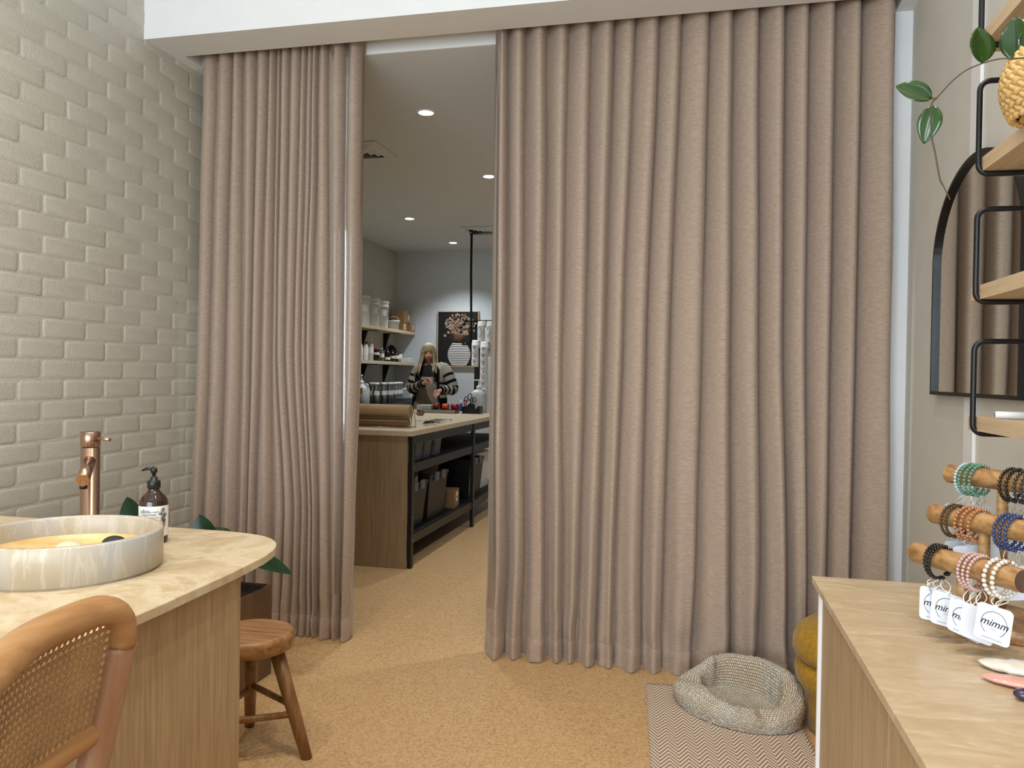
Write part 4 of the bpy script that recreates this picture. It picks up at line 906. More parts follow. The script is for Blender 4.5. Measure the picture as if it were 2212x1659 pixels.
sc = thing('scissors', 'scissors with black looped handles standing in the desk caddy', 'scissors', q+Vector((-.01, .0, .06)))
for k, (cx_, cz_, rx, rz_, al) in enumerate(((-.045, .085, .020, .024, .2), (-.012, .11, .020, .034, -.3), (.035, .08, .020, .024, .5), (.012, .078, .014, .02, 0))):
    MB().tube([(cx_+rx*cos(a)*cos(al)-rz_*sin(a)*sin(al), .0, cz_+rx*cos(a)*sin(al)+rz_*sin(a)*cos(al)) for a in [2*pi*i/20 for i in range(20)]], .0042, 8, closed=True, upv=(0, 1, 0)).build('handle', M['black_plastic'], sc)
MB().box((-.012, -.002, -.02), (.0, .002, .075)).build('blade', M['aluminium'], sc); MB().box((.002, -.002, -.02), (.014, .002, .075)).build('blade', M['aluminium'], sc)
for i, dx_ in enumerate((-.075, -.062)):
    t = thing('red_pen', ('left', 'right')[i]+' of two dark red pens standing in the desk caddy', 'pen', q+Vector((dx_, -.0, .04)), 'red pens in the desk caddy')
    MB().tube([(0, 0, 0), (-.004+.01*i, 0, .085)], .006, 8).build('barrel', M['red'], t); MB().tube([(-.004+.01*i, 0, .085), (-.005+.012*i, 0, .10)], .0065, 8).build('cap', M['red'], t)
def jug(lab, loc, w_, d_, h_, mat, group=None, pump=True):
    t = thing('pump_jug', lab, 'jug', loc, group)
    def sq(k, z, n=24): return [(w_*k*abs(cos(a))**.5*math.copysign(1, cos(a)), d_*k*abs(sin(a))**.5*math.copysign(1, sin(a)), z) for a in [2*pi*i/n for i in range(n)]]
    MB().rings([sq(.95, 0), sq(1, .01), sq(1, h_*.72), sq(.86, h_*.84), sq(.5, h_*.93), sq(.28, h_*.96), sq(.26, h_)]).build('jug_body', mat, t)
    MB().tube(smoothpath([(w_*.45, 0, h_*.95), (w_*.92, 0, h_*.93), (w_*.9, 0, h_*.76)], 5), .011, 8).build('handle', mat, t)
    if pump:
        MB().lathe([(.024, h_*.985), (.026, h_), (.026, h_+.022), (.012, h_+.026), (.007, h_+.03), (.006, h_+.075), (.012, h_+.078), (.012, h_+.09), (.004, h_+.093)], n=20).build('pump', M['white_plastic'], t)
        MB().tube([(0, 0, h_+.084), (-.035, 0, h_+.084), (-.065, 0, h_+.078)], [.007, .006, .005], 8).build('spout', M['white_plastic'], t)
jug('large translucent white pump jug behind the desk caddy', onb(1034, 7.98), .083, .07, .255, M['natural_plastic'])
# ------------------------------------------------------------------ black hanging rack with label rolls
pk = px(1019, 492, 2, CEIL); hk = px(1019, 600, 1, pk.y)
hr_ = thing('hanging_rack', 'black rack of label rolls hung on a long black strap from the ceiling', 'rack', (pk.x, pk.y, CEIL))
zb2 = px(1025, 760, 1, pk.y).z-CEIL
MB().tube([(0, 0, -.06), (0, 0, -.5), (.01, 0, -1.0), (.012, 0, zb2)], .0135, 8, flat=.5).build('strap', M['black_matte'], hr_)
MB().tube([(.018*cos(a), 0, -.045+.042*sin(a)) for a in [2*pi*i/16 for i in range(16)]], .0045, 6, closed=True, upv=(0, 1, 0)).build('hook', M['black'], hr_)
for v_, x0_, x1_ in ((694, -.07, .42), (744, -.09, .40)):
    z = px(1020, v_, 1, pk.y).z-CEIL; MB().box((x0_, -.012, z-.011), (x1_, .012, z+.011)).build('cross_bar', M['black'], hr_)
z0_ = px(1034, 862, 1, pk.y).z-CEIL; MB().box((.045, .03, z0_), (.15, .045, px(1034, 700, 1, pk.y).z-CEIL)).build('back_board', M['black_matte'], hr_)
def label_strip(lab, x, ytop_v, vb, wd, kind, yo):
    P = Vector((pk.x+x, pk.y-.03+yo, px(1040, ytop_v, 1, pk.y).z)); L = P.z-px(1040, vb, 1, pk.y).z
    t = thing('label_roll', lab, 'label roll', P, 'rolls of white labels on the black rack')
    MB().tube([(-wd/2, .0, -.035), (wd/2, 0, -.035)], .035, 24, upv=(0, 0, 1)).build('roll', M['paper'], t)
    rows = [[(-wd/2, -.036-.004*sin(k*.7), -.035-k*(L-.035)/12), (wd/2, -.036-.004*sin(k*.7), -.035-k*(L-.035)/12)] for k in range(13)]
    s2 = MB().grid(rows).build('hanging_strip', M['paper'], t); mod(s2, 'SOLIDIFY', thickness=.001)
    pr = MB(); zz = -.05; st2 = .075
    while zz-st2 > -L:
        if kind == 'round':
            c_ = (0, -.043, zz-st2/2); pr.tube([(c_[0]+.033*cos(a), c_[1], c_[2]+.033*sin(a)) for a in [2*pi*i/20 for i in range(20)]], .0016, 4, closed=True, upv=(0, 1, 0))
            for k in range(4): pr.box((-.015+.006*k, -.0445, zz-.055), (-.013+.006*k, -.043, zz-.02))
        else:
            for k in range(5): pr.box((-wd*.36, -.0445, zz-.012-k*.006), (wd*(.1+.06*(k % 3)), -.043, zz-.010-k*.006))
            pr.tube([(-.01+.012*math.cos(i*2.1), -.044, zz-.055+.008*math.sin(i*3.3)) for i in range(9)], .0011, 4)
            pr.box((-wd/2, -.0445, zz-st2-.001), (wd/2, -.043, zz-st2+.0005))
        zz -= st2
    pr.build('print', M['grey_ink'], s2)
label_strip('white roll of round labels on the upper bar of the black rack', .145, 694, 752, .085, 'round', 0)
label_strip('white roll of oblong labels hanging from the lower bar of the rack', .085, 735, 793, .08, 'text', -.015)
label_strip('long white strip of labels hanging low beside the curtain edge', .19, 738, 850, .09, 'text', -.03)
label_strip('white roll of round labels right of the other rolls on the upper bar', .245, 694, 770, .085, 'round', 0)
# ------------------------------------------------------------------ artwork on the back wall
a0, a1 = px(945, 672, 1, 9.85), px(1033, 793, 1, 9.85); aw_, ah_ = a1.x-a0.x+.0, a0.z-a1.z
art = thing('wall_picture', 'framed black artwork of dried flowers in a striped vase on the back wall', 'picture', ((a0.x+a1.x)/2, 9.88, (a0.z+a1.z)/2))
fr_ = MB(); hw2, hh2 = aw_/2, ah_/2
for lo, hi in (((-hw2, -.032, -hh2), (-hw2+.012, -.001, hh2)), ((hw2-.012, -.032, -hh2), (hw2, -.001, hh2)), ((-hw2+.012, -.032, -hh2), (hw2-.012, -.001, -hh2+.012)), ((-hw2+.012, -.032, hh2-.012), (hw2-.012, -.001, hh2))): fr_.box(lo, hi)
fr_.build('frame', M['oak_pale'], art); cv = MB().box((-hw2+.012, -.026, -hh2+.012), (hw2-.012, -.002, hh2-.012)).build('canvas', M['black_matte'], art)
vs = MB(); zv0, zv1 = -hh2+.02, -hh2+.315; nstr = 13; vx = .02
for k in range(nstr):
    f = (k+.5)/nstr; zc = zv0+(zv1-zv0)*f; rw = (.085+.075*sin(pi*min(1, f*1.02)**.8)) if f < 1 else .08
    rw = .075+.08*(sin(pi*(f*.92+.06))**.8); h2 = (zv1-zv0)/nstr*.30
    pts = [(vx-rw, zc-h2), (vx-rw*.4, zc-h2*1.6), (vx+rw*.4, zc-h2*1.6), (vx+rw, zc-h2), (vx+rw, zc+h2), (vx+rw*.4, zc+h2*.4), (vx-rw*.4, zc+h2*.4), (vx-rw, zc+h2)]
    vs.rings([[(p[0], y, p[1]) for p in pts] for y in (-.0262, -.0275)], smooth=False)
vs.build('vase_stripes', M['paper'], cv)
M['petal'] = plain('petal', srgb(190, 166, 142), .8, var=.1); M['twig'] = plain('twig', srgb(118, 88, 62), .8)
fw = MB(); tw2 = MB(); rr = random.Random(21)
for k in range(150):
    a = rr.gauss(0, .42); L = rr.uniform(.10, .40)*(1-.25*abs(a)); x, z = vx+sin(a)*L*1.05, zv1-.005+cos(a)*L
    tw2.tube([(vx+rr.uniform(-.06, .06), -.0266, zv1), (vx+sin(a)*L*.4, -.0268, zv1+cos(a)*L*.5), (x, -.0268, z)], .0016, 4)
    if L > .13:
        r = rr.uniform(.010, .017)
        for p in range(5):
            b = p*2*pi/5+rr.random()*.3; fw.tube([(x+r*.7*cos(b), -.0268, z+r*.7*sin(b)), (x+r*.7*cos(b), -.0285, z+r*.7*sin(b))], r*.5, 7, upv=(0, 0, 1))
tw2.build('painted_twigs', M['twig'], cv); o = fw.build('painted_blossoms', M['petal'], cv); o['kind'] = 'stuff'
# ------------------------------------------------------------------ wall shelves with tubs, bottles and boxes (left wall of the back room)
SH = [(1.90, 'upper', 'upper timber shelf in the back room holding the white pails'), (1.497, 'lower', 'lower timber shelf in the back room holding bottles')]
for z, _, lab in SH:
    t = thing('storage_shelf', lab, 'shelf', (-1.226, 8.0, z))
    MB().box((0.001, -1.6, -.038), (.27, 1.878, 0), bev=.001).build('shelf_board', M['birch'], t)
    for y in (-.3, .75, 1.45):
        b = MB(); b.box((.001, y-.012, -.26), (.008, y+.012, -.039)); b.box((.008, y-.012, -.046), (.22, y+.012, -.039))
        b.rings([[(.008, y+e_, -.25), (.02, y+e_, -.25), (.085, y+e_, -.046), (.008, y+e_, -.046)] for e_ in (-.006, .006)], smooth=False)
        b.build('bracket', M['black'], t)
def sh(u, z, x=-1.09): q = px(u, 790, 0, x); return Vector((x, q.y, z))
def pail(u, lab, r, h_, hang, grp):
    p = sh(u, 1.90); t = thing('pail', lab, 'pail', p, grp)
    MB().lathe([(r*.9, 0), (r*.93, .004), (r, h_-.075), (r*1.06, h_-.075), (r*1.06, h_-.065), (r, h_-.063), (r, h_-.03)], n=32).build('body', M['white_plastic'], t)
    MB().lathe([(r*1.05, h_-.035), (r*1.08, h_-.03), (r*1.08, h_-.004), (r*1.0, h_), (r*.9, h_-.006)], n=32).build('lid', M['white_plastic'], t)
    pts = [(r*1.05*cos(a), -r*1.05*abs(sin(a))-.0, h_-.07-hang*sin(a)) for a in [pi*i/14 for i in range(15)]]
    MB().tube(pts, .003, 6).build('handle', M['white_plastic'], t)
    l_ = MB().grid([[((r*.985+.002)*cos(b), (r*.985+.002)*sin(b), z) for b in [radians(-75+j*5) for j in range(11)]] for z in (h_*.45, h_*.68)]).build('label', M['label'], t)
pails = 'white pails on the upper shelf'
pail(781, 'white lidded pail nearest the curtain, its handle hanging down', .088, .345, .14, pails)
pail(802, 'middle white lidded pail with a printed label', .088, .335, .10, pails)
pail(822, 'rightmost tall white lidded pail beside the small tub', .088, .33, .13, pails)
p = sh(849, 1.90); t = thing('small_tub', 'small white round tub with a raised handle on the upper shelf', 'tub', p)
MB().lathe([(.062, 0), (.074, .105), (.080, .105), (.080, .125), (.076, .127)], n=32).build('body', M['white_plastic'], t)
MB().tube([(.079*cos(a), -.01, .115+.06*sin(a)) for a in [pi*i/12 for i in range(13)]], .003, 6).build('handle', M['white_plastic'], t)
cb = 'brown cartons on the upper shelf'

carton('cardboard_box', 'small brown carton under the big one, behind the small tub', (-1.08, 9.62, 1.90), (.17, .15, .105), M['kraft'], 0, cb, True, (-.03, 0, .055))
carton('cardboard_box', 'small brown carton at the end of the upper shelf', (-1.045, 9.79, 1.90), (.17, .16, .105), M['kraft'], .0, cb, True, (.02, 0, .06))
carton('cardboard_box', 'largest brown carton stacked on the smaller one', (-1.08, 9.66, 2.007), (.18, .21, .16), M['kraft'], .0, cb, True, (.06, 0, .07))
def bottle(lab, p, r, h_, mat, capmat, name='bottle', grp=None, lblz=None, caph=.12, neck=.4):
    t = thing(name, lab, 'bottle', p, grp)
    MB().lathe([(r*.92, 0), (r, .004), (r, h_*.68), (r*.85, h_*.77), (r*neck, h_*.85), (r*neck, h_*.9)], n=24).build('body', mat, t)
    MB().lathe([(r*neck*1.25, h_*(1-caph)), (r*neck*1.25, h_), (r*neck, h_+.001)], n=20).build('cap', capmat, t)
    if lblz: MB().grid([[((r+.001)*cos(b), (r+.001)*sin(b), z) for b in [radians(-110+j*10) for j in range(15)]] for z in (h_*lblz[0], h_*lblz[1])]).build('label', M['label'], t)
    return t
b2 = 'bottles on the lower shelf'
bottle('white bottle nearest the curtain on the lower shelf', sh(777, 1.497), .032, .225, M['white_plastic'], M['red'], grp=b2, lblz=(.3, .7), neck=.6)
bottle('second white bottle from the curtain on the lower shelf', sh(789, 1.497), .032, .22, M['white_plastic'], M['red'], grp=b2, lblz=(.3, .7), neck=.6)
t = bottle('tall clear pump bottle on the lower shelf', sh(800, 1.497), .034, .26, M['natural_plastic'], M['white_plastic'], grp=b2, lblz=(.35, .62)); MB().tube([(0, 0, .255), (0, 0, .305), (.0, -.04, .305)], .006, 8).build('pump', M['white_plastic'], t)
bottle('squat dark red jar on the lower shelf', sh(812, 1.497), .040, .15, M['amber_dark'], M['red'], 'jar', grp=b2, lblz=(.5, .7), neck=.8)
bottle('clear bottle with a white cap on the lower shelf', sh(824, 1.497), .032, .16, M['grey_clip'], M['white_plastic'], grp=b2, lblz=(.3, .6))
bottle('left dark amber bottle below the black bag', sh(836, 1.497), .038, .16, M['amber_dark'], M['black_plastic'], grp=b2, lblz=(.15, .35))
bottle('middle dark amber bottle below the black bag', sh(847, 1.497), .034, .15, M['amber_dark'], M['black_plastic'], grp=b2, lblz=(.3, .5))
bottle('right dark amber bottle below the black bag', sh(856, 1.497), .030, .145, M['amber_dark'], M['black_plastic'], grp=b2, lblz=(.3, .6))
bg_ = MB(); p = sh(846, 1.497, -1.15); rows = [[((.02+.05*sin(pi*i/8))*cos(2*pi*j/20)*.7, (.03+.10*sin(pi*i/8))*sin(2*pi*j/20), .15*i/8+.012*noise.noise(Vector((i, j, 0)))) for j in range(21)] for i in range(9)]
bg_.grid(rows); bg_.v = [(v[0], v[1], v[2]) for v in bg_.v]; o = bg_.build('black_bag', M['black_cloth']); o.location = (p.x-.02, p.y+.05, 1.567); tag(o, 'crumpled black bag behind the amber bottles', 'bag')
p0_ = sh(846, 1.497, -1.155); carton('white_carton', 'low white carton under the crumpled black bag', (p0_.x-.01, p0_.y+.05, 1.497), (.10, .16, .067), M['white_plastic'], lid=False)
p = Vector((-1.03, 9.78, 1.497)); t = thing('power_adapter', 'small white box with a thin cable hanging off the lower shelf', 'adapter', p); MB().box((-.06, -.06, 0), (.06, .06, .06), bev=.006).build('housing', M['white_plastic'], t)
MB().tube(smoothpath([(.06, 0, .02), (.13, 0, .012), (.137, 0, -.03), (.13, .02, -.12), (.15, .03, -.2), (.17, .02, -.27)], 5), .0022, 5).build('cable', M['white_plastic'], t)
MB().box((.0605, -.03, .035), (.0612, .02, .040)).build('slot', M['black_plastic'], t)
p = Vector((-1.15, 9.80, 1.497)); o = MB().lathe([(.001, 0), (.045, 0), (.045, .11), (.02, .11), (.019, .1)], n=28).build('paper_roll', M['paper']); o.location = (p.x, p.y+.0, 1.497); tag(o, 'white paper roll standing behind the small white box', 'paper roll')
# ------------------------------------------------------------------ far counter with aluminium bottles
FZ = 1.0
fc = thing('side_counter', 'dark topped counter along the left wall of the back room', 'counter', (-1.226, 8.0, 0))
MB().box((.001, -1.7, FZ-.03), (.60, 1.87, FZ), bev=.002).build('worktop', M['bin'], fc)
MB().box((.001, -1.68, 0), (.56, 1.86, FZ-.03)).build('cabinet', M['white_paint'], fc)
def fcp(u, x): q = px(u, 840, 0, x); return Vector((x, q.y, FZ))
ab = 'aluminium bottles on the side counter'
for i, (u, x) in enumerate(((805, -.86), (813, -.80), (829, -.80), (842, -.80), (851, -.84), (858, -.88), (864, -.92))):
    nm = ('leftmost', 'second from left', 'third from left', 'middle', 'third from right', 'second from right', 'rightmost')[i]
    bottle(nm+' aluminium bottle with a pale label on the side counter', fcp(u, x), .036, .245, M['aluminium'], M['white_plastic'], 'aluminium_bottle', ab, (.42, .62), neck=.78)
q = fcp(781, -.83); jug('wide translucent pump jug with a yellow label on the side counter', q, .075, .085, .24, M['natural_plastic'])
o = MB().box((-.03, -.002, -.03), (.03, .0, .03)).build('yellow_label', M['yellow']); jt = [x for x in bpy.data.objects if x.name.startswith('pump_jug')][-1]; o.parent = jt; o.location = (.02, -.088, .16); o.name = 'label'
q = fcp(800, -.93); bottle('lime green labelled bottle between the jug and the aluminium bottles', q+Vector((0, .12, 0)), .033, .2, M['green'], M['white_plastic'], 'green_bottle')
q = fcp(880, -.90); t = thing('label_printer', 'white label printer on the side counter next to the woman', 'printer', (-.93, q.y, FZ))
MB().box((-.13, -.14, 0), (.13, .14, .17), bev=.012).build('housing', M['white_plastic'], t); MB().box((.1305, -.09, .03), (.133, .09, .075)).build('paper_slot', M['black_plastic'], t); MB().box((-.1, -.12, .171), (.12, .12, .178)).build('lid', M['grey_clip'], t)
for i in range(3):
    carton('paper_stack', ('bottom', 'middle', 'top')[i]+' grey tray of the flat stack in front of the printer', (-.80+.01*i, q.y-.32, FZ+.0005+.0185*i), (.28, .3, .018), M['grey_clip'], .05*i, 'flat grey trays on the side counter', False, cat='tray')
# ------------------------------------------------------------------ the woman behind the bench
WY = 8.62
wb = px(928, 800, 1, WY); WB0 = Vector((wb.x, WY, 0))
def pp(cx_, cy_, dy=0.0): return px(860+cx_/7.54, 720+cy_/7.54, 1, WY+dy)-WB0
wm = thing('woman', 'woman with long blonde hair in a striped cardigan and apron, looking aside', 'person', WB0)
hc = pp(505, 315); ztop_ = pp(480, 150).z; shz = pp(600, 500).z
SL, SR = pp(340, 590, .02), pp(755, 575, .02)
EL, ER = pp(235, 880, -.02), pp(885, 890, -.02)
WL, WR = pp(410, 815, -.20), pp(690, 925, -.20)
HL, HR = pp(520, 775, -.24), pp(640, 975, -.24)
def skinbody():
    bm = bmesh.new(); L = bm.verts.layers.skin.verify(); V = {}
    def v(k, p, rx, ry=None): q = bm.verts.new(p); q[L].radius = (rx, ry or rx); V[k] = q; return q
    def e(a, b): bm.edges.new((V[a], V[b]))
    v('pel', (0, .02, .94), .15, .11); v('wai', (0, .01, 1.08), .12, .09); v('che', (0, .02, 1.25), .14, .10); v('clav', (0, .03, shz-.04), .12, .075); v('neck', (.0, .02, shz+.035), .048); v('jaw', (hc.x*.5, .005, shz+.075), .05)
    for a, b in (('pel', 'wai'), ('wai', 'che'), ('che', 'clav'), ('clav', 'neck'), ('neck', 'jaw')): e(a, b)
    bm.verts.ensure_lookup_table()
    for s, S, E_, W_, H_ in (('l', SL, EL, WL, HL), ('r', SR, ER, WR, HR)):
        v('s'+s, S, .050); v('u'+s, S.lerp(E_, .5), .042); v('e'+s, E_, .037); v('f'+s, E_.lerp(W_, .45), .034); v('w'+s, W_, .022, .026); v('h'+s, W_.lerp(H_, .55), .030, .018)
        e('clav', 's'+s); e('s'+s, 'u'+s); e('u'+s, 'e'+s); e('e'+s, 'f'+s); e('f'+s, 'w'+s); e('w'+s, 'h'+s)
        d = (H_-W_).normalized(); sd2 = d.cross(Vector((0, -1, 0))).normalized(); dn = Vector((0, 0, -1)) if s == 'l' else Vector((-.4, 0, -1)).normalized()
        pc_ = W_.lerp(H_, .55)
        for i, (o_, ln_) in enumerate(((-.022, .066), (-.008, .075), (.008, .072), (.022, .058))):
            b = pc_+d*.022+sd2*o_
            v('k%s%d' % (s, i), b, .0095); e('h'+s, 'k%s%d' % (s, i))
            m1 = b+d*ln_*.42+Vector((0, -.008, 0)); v('m%s%d' % (s, i), m1, .0088); e('k%s%d' % (s, i), 'm%s%d' % (s, i))
            t1 = m1+(d*.55+dn*.75).normalized()*ln_*.5; v('t%s%d' % (s, i), t1, .0072); e('m%s%d' % (s, i), 't%s%d' % (s, i))
        th1 = pc_+sd2*-.032*(1 if s == 'l' else -1)+d*.008+Vector((0, -.012, 0)); v('p1'+s, th1, .010); e('h'+s, 'p1'+s); v('p2'+s, th1+d*.032+Vector((0, -.006, 0)), .0085); e('p1'+s, 'p2'+s)
        x = -.10 if s == 'l' else .10
        v('hip'+s, (x*.9, .02, .88), .095); v('kn'+s, (x*1.05, .02, .49), .062); v('an'+s, (x*1.1, .04, .09), .040); v('to'+s, (x*1.2, -.10, .035), .034)
        e('pel', 'hip'+s); e('hip'+s, 'kn'+s); e('kn'+s, 'an'+s); e('an'+s, 'to'+s)
    V['pel'][L].use_root = True
    me = bpy.data.meshes.new('body'); bm.to_mesh(me); bm.free()
    o = bpy.data.objects.new('body_tmp', me); COL.objects.link(o); mod(o, 'SKIN'); mod(o, 'SUBSURF', levels=2, render_levels=2)
    bpy.context.view_layer.update(); ev = bpy.data.meshes.new_from_object(o.evaluated_get(bpy.context.evaluated_depsgraph_get()))
    mb = MB(); mb.add([tuple(q.co) for q in ev.vertices], [list(p.vertices) for p in ev.polygons]); bpy.data.objects.remove(o)
    # head: sculpted from a sphere, turned a little to her left and down
    hh = .113; zc_ = ztop_-.012-hh*1.0; HC = Vector((hc.x, -.005, zc_)); Rm = Matrix.Rotation(radians(16), 4, 'Z') @ Matrix.Rotation(radians(5), 4, 'X') @ Matrix.Rotation(radians(-3), 4, 'Y')
    bm = bmesh.new(); bmesh.ops.create_uvsphere(bm, u_segments=48, v_segments=36, radius=1)
    for q in bm.verts:
        x, y, z = q.co; f = max(0, -y)
        X = .074*x; Y = .092*y; Z = hh*z
        if z < 0: X *= 1-.30*(-z)**1.6; Y *= 1-.12*(-z) if y < 0 else 1-.30*(-z)
        Y += -.006*f*(z < -.3)
        g = lambda cx, cz, sx, sz: math.exp(-((x-cx)/sx)**2-((z-cz)/sz)**2)*(f > 0)
        Y -= .026*g(0, -.22, .12, .16)+.010*g(0, .0, .10, .22)          # nose
        Y += .010*(g(-.38, .02, .2, .10)+g(.38, .02, .2, .10))           # eye sockets
        Y -= .007*g(0, -.55, .26, .09); Y -= .006*g(0, -.86, .25, .12); Y -= .005*(g(-.5, -.22, .25, .2)+g(.5, -.22, .25, .2)); Y -= .004*g(0, .2, .6, .09)
        q.co = HC+(Rm @ Vector((X, Y, Z)))
    mb.bm(bm, 0)
    body = mb.build('body', M['skin'], wm)
    def hp_(x, y, z): return HC+(Rm @ Vector((x, y, z)))
    for s in (-1, 1):
        eb = MB(); eb.blob(hp_(.029*s, -.079, .004), (.013, .007, .0045), 12, 8); eb.build('eye', M['bead_ivory'], wm)
        eb = MB(); eb.blob(hp_(.029*s, -.0845, .003), (.0052, .003, .0045), 10, 6); eb.build('iris', M['ink'], wm)
        MB().tube([hp_(.014*s, -.087, .024), hp_(.03*s, -.086, .029), hp_(.046*s, -.077, .023)], [.0025, .003, .0015], 6).build('eyebrow', M['twig'], wm)
    MB().tube([hp_(-.022, -.086, -.062), hp_(-.008, -.0935, -.058), hp_(.008, -.0935, -.058), hp_(.022, -.086, -.062)], [.002, .0055, .0055, .002], 8).build('lips', M['lips'], wm)
    MB().tube([hp_(-.015, -.094, -.0635), hp_(.015, -.094, -.0635)], .0022, 6).build('mouth_line', M['ink'], wm)
    # hair: cap, fringe and long locks to the shoulders
    hb_ = MB(); bm = bmesh.new(); bmesh.ops.create_uvsphere(bm, u_segments=40, v_segments=28, radius=1); 
    dele = [q for q in bm.verts if (q.co.y < -.30 and q.co.z < .42) or q.co.z < -.55]
    bmesh.ops.delete(bm, geom=dele, context='VERTS')
    for q in bm.verts: q.co = HC+(Rm @ Vector((.084*q.co.x, .104*q.co.y, .122*q.co.z+.004)))
    hb_.bm(bm, 0); rr = random.Random(5)
    rows = []; NA = 44
    for i in range(15):
        g = i/14; row = []
        for j in range(NA+1):
            a = radians(-208+236*j/NA) if False else radians(-62)+radians(304)*j/NA     # from her right cheek round the back to the left
            dirx, diry = cos(a+radians(0)), sin(a)
            a2 = radians(-90)+radians(38)+radians(284)*j/NA; dirx, diry = cos(a2), sin(a2)
            wob = .0045*sin(j*2.3)+.003*sin(j*5.1+i*.3)
            if g < .35:
                q = g/.35; rr3 = sin(q*pi/2); p = hp_(dirx*(.084*rr3+wob*q), diry*(.103*rr3+wob*q)+.002, .124-.120*(1-cos(q*pi/2)))
            else:
                q = (g-.35)/.65; top = hp_(dirx*(.084+wob), diry*(.103+wob)+.002, .004); zz = top.z+(shz-.085+.02*sin(j*1.7)-top.z)*q
                fl = .022*q+.022*q*q; p = Vector((top.x+dirx*(fl+wob)-hc.x*.15*q, top.y+diry*fl*.8-.055*q*q*(1 if diry < .3 else 0)-.0, zz))
            row.append(p)
        rows.append(row)
    hb_.grid(rows)
    for k in range(40):
        j = rr.choice([0, 1, 2, 3, 4, 6, 8, NA, NA-1, NA-2, NA-3, NA-5, NA-8, 12, 30]); pts = [rows[i][j]+Vector((rr.uniform(-.004, .004)*(i > 5), -.004, -.02*(i == 14)*rr.random())) for i in range(2, 15, 2)]
        hb_.tube(smoothpath(pts, 3), [.0065]*18+[.002], 5, flat=.6)
    for k in range(22):
        f = k/21; x = -.062+.124*f; hb_.tube(smoothpath([hp_(x*.25, -.03, .121), hp_(x*.7, -.082, .098), hp_(x, -.098+abs(x)*.30, .062), hp_(x*1.06+rr.uniform(-.003, .003), -.097+abs(x)*.33, .028+rr.uniform(-.004, .004)-abs(x)*.25)], 4), [.0075]*12+[.003], 6, flat=.7)
    hb_.build('hair', M['hair'], wm)
skinbody()
def tloft(ringsdef, n=32, cut=None):
    out = []
    for (cx_, cy_, cz_, rx, ry) in ringsdef:
        out.append([(cx_+rx*cos(a), cy_+ry*sin(a), cz_) for a in [2*pi*i/n for i in range(n)]])
    return out
MB().rings(tloft([(0, .02, .86, .165, .125), (0, .02, 1.0, .150, .115), (0, .015, 1.12, .145, .11), (0, .01, 1.24, .155, .12), (0, .02, 1.32, .155, .115), (0, .025, shz-.04, .150, .098), (0, .03, shz-.01, .085, .072)])).build('black_top', M['black_cloth'], wm)
MB().rings(tloft([(0, .02, .97, .168, .125), (0, .02, .85, .175, .13)])).build('trouser_waist', M['black_cloth'], wm)
for s in (-1, 1): MB().tube([(s*.09, .02, .90), (s*.105, .02, .49), (s*.112, .04, .06)], [.105, .078, .06], 16).build('trouser_leg', M['black_cloth'], wm)
for s in (-1, 1): MB().tube([(s*.11, .08, .045), (s*.115, .0, .045), (s*.12, -.13, .03)], [.045, .048, .032], 12).build('shoe', M['black_plastic'], wm)
# apron: bib, skirt and neck strap
ap = []
for z, hw_a, yo in ((pp(0, 700).z, .095, -.124), (1.18, .118, -.128), (1.08, .135, -.128), (1.0, .155, -.134), (.85, .175, -.15), (.55, .185, -.16)):
    ap.append([(hw_a*t, yo+.055*t*t+.004*sin(t*9+z*20), z) for t in [i/10-1 for i in range(21)]])
o = MB().grid(ap).build('apron', M['apron'], wm); mod(o, 'SOLIDIFY', thickness=.004)
for s in (-1, 1): MB().tube([(s*.085, -.122, pp(0, 705).z), (s*.09, -.09, shz-.03), (s*.06, .03, shz+.02)], .007, 6, flat=.4).build('apron_strap', M['apron'], wm)
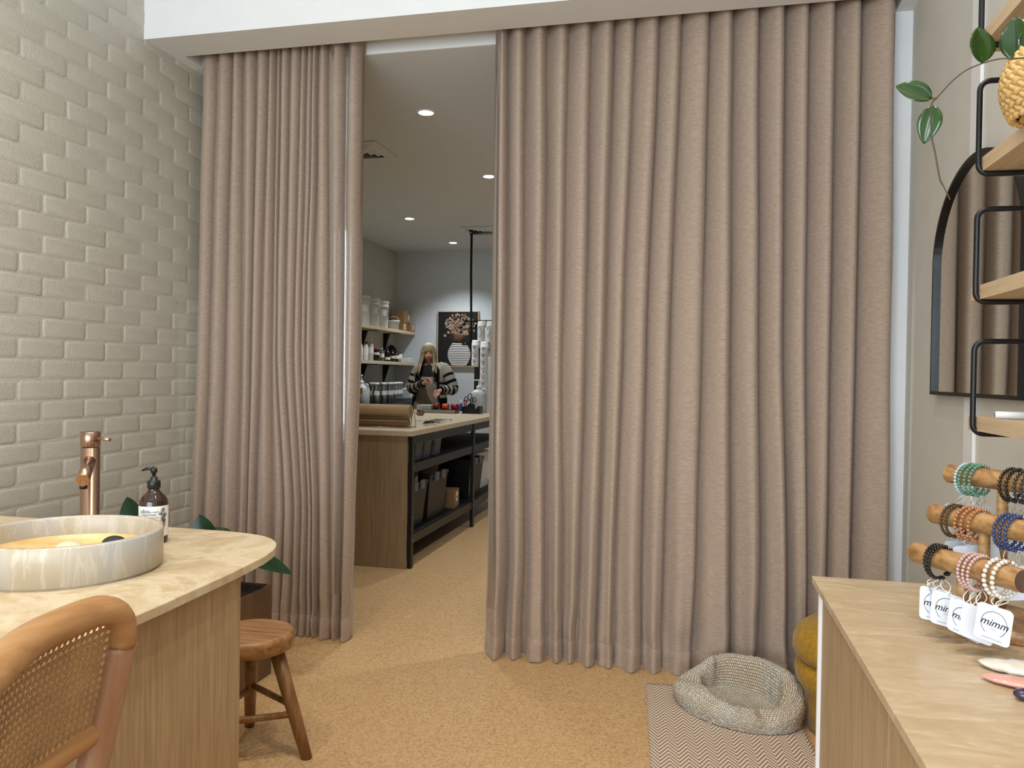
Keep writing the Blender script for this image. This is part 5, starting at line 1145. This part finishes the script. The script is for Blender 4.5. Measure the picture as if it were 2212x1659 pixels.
# cardigan: open body and two striped sleeves; material slots grey / black
cg = [M['cardigan'], M['cardigan_black']]
cb_ = MB(); rows = []; mts = []
zs2 = [shz+.015, shz-.0, shz-.03, shz-.07, 1.30, 1.26, 1.235, 1.20, 1.175, 1.14, 1.115, 1.08, 1.03, .98, .92, .86, .80]
for i, z in enumerate(zs2):
    k = min(1, i/3); rx = .085+.105*k**.7+(.008 if z < 1.1 else 0); ry = .07+.065*k; opn = radians(26+16*k)
    rows.append([(rx*sin(a)*1.0, .02-ry*cos(a)*(1.05 if abs(a) < 1.6 else 1), z) for a in [opn+(2*pi-2*opn)*j/40 for j in range(41)]])
    mts.append(1 if i in (5, 7, 9, 11) or i >= 12 else 0)
n_ = 41; b0 = len(cb_.v)
for r in rows: cb_.v += r
for i in range(len(rows)-1):
    for j in range(n_-1):
        cb_.f.append([b0+i*n_+j, b0+i*n_+j+1, b0+(i+1)*n_+j+1, b0+(i+1)*n_+j]); cb_.m.append(1 if (mts[i] or j in (0, n_-2)) else 0); cb_.sm.append(True)
o = cb_.build('cardigan', cg, wm); mod(o, 'SOLIDIFY', thickness=.008)
for S, E_, W_ in ((SL, EL, WL), (SR, ER, WR)):
    S2 = S+Vector((-S.x*.35, 0, .025)); pth = smoothpath([S2, S, S.lerp(E_, .5)+Vector((math.copysign(.012, S.x), 0, 0)), E_+Vector((math.copysign(.005, S.x), 0, -.012)), E_.lerp(W_, .5)+Vector((0, 0, -.008)), W_], 9)
    N = len(pth); rad = [(.060+.012*sin(pi*i/N))*(1-.38*(i/N)**2) if i > 6 else .054 for i in range(N)]
    sl = MB(); 
    u = Vector((0, -1, 0)); rg = []
    for i in range(N):
        t = (pth[min(i+1, N-1)]-pth[max(i-1, 0)]).normalized(); u = (u-t*u.dot(t)).normalized(); w2 = t.cross(u)
        rg.append([pth[i]+(u*cos(2*pi*j/20)+w2*sin(2*pi*j/20))*rad[i] for j in range(20)])
    sl.rings(rg, mats=[1 if (i > 13 and i % 5 in (0, 1)) or i > N-4 else 0 for i in range(N)], cap0=True, cap1=True); sl.build('sleeve', cg, wm)
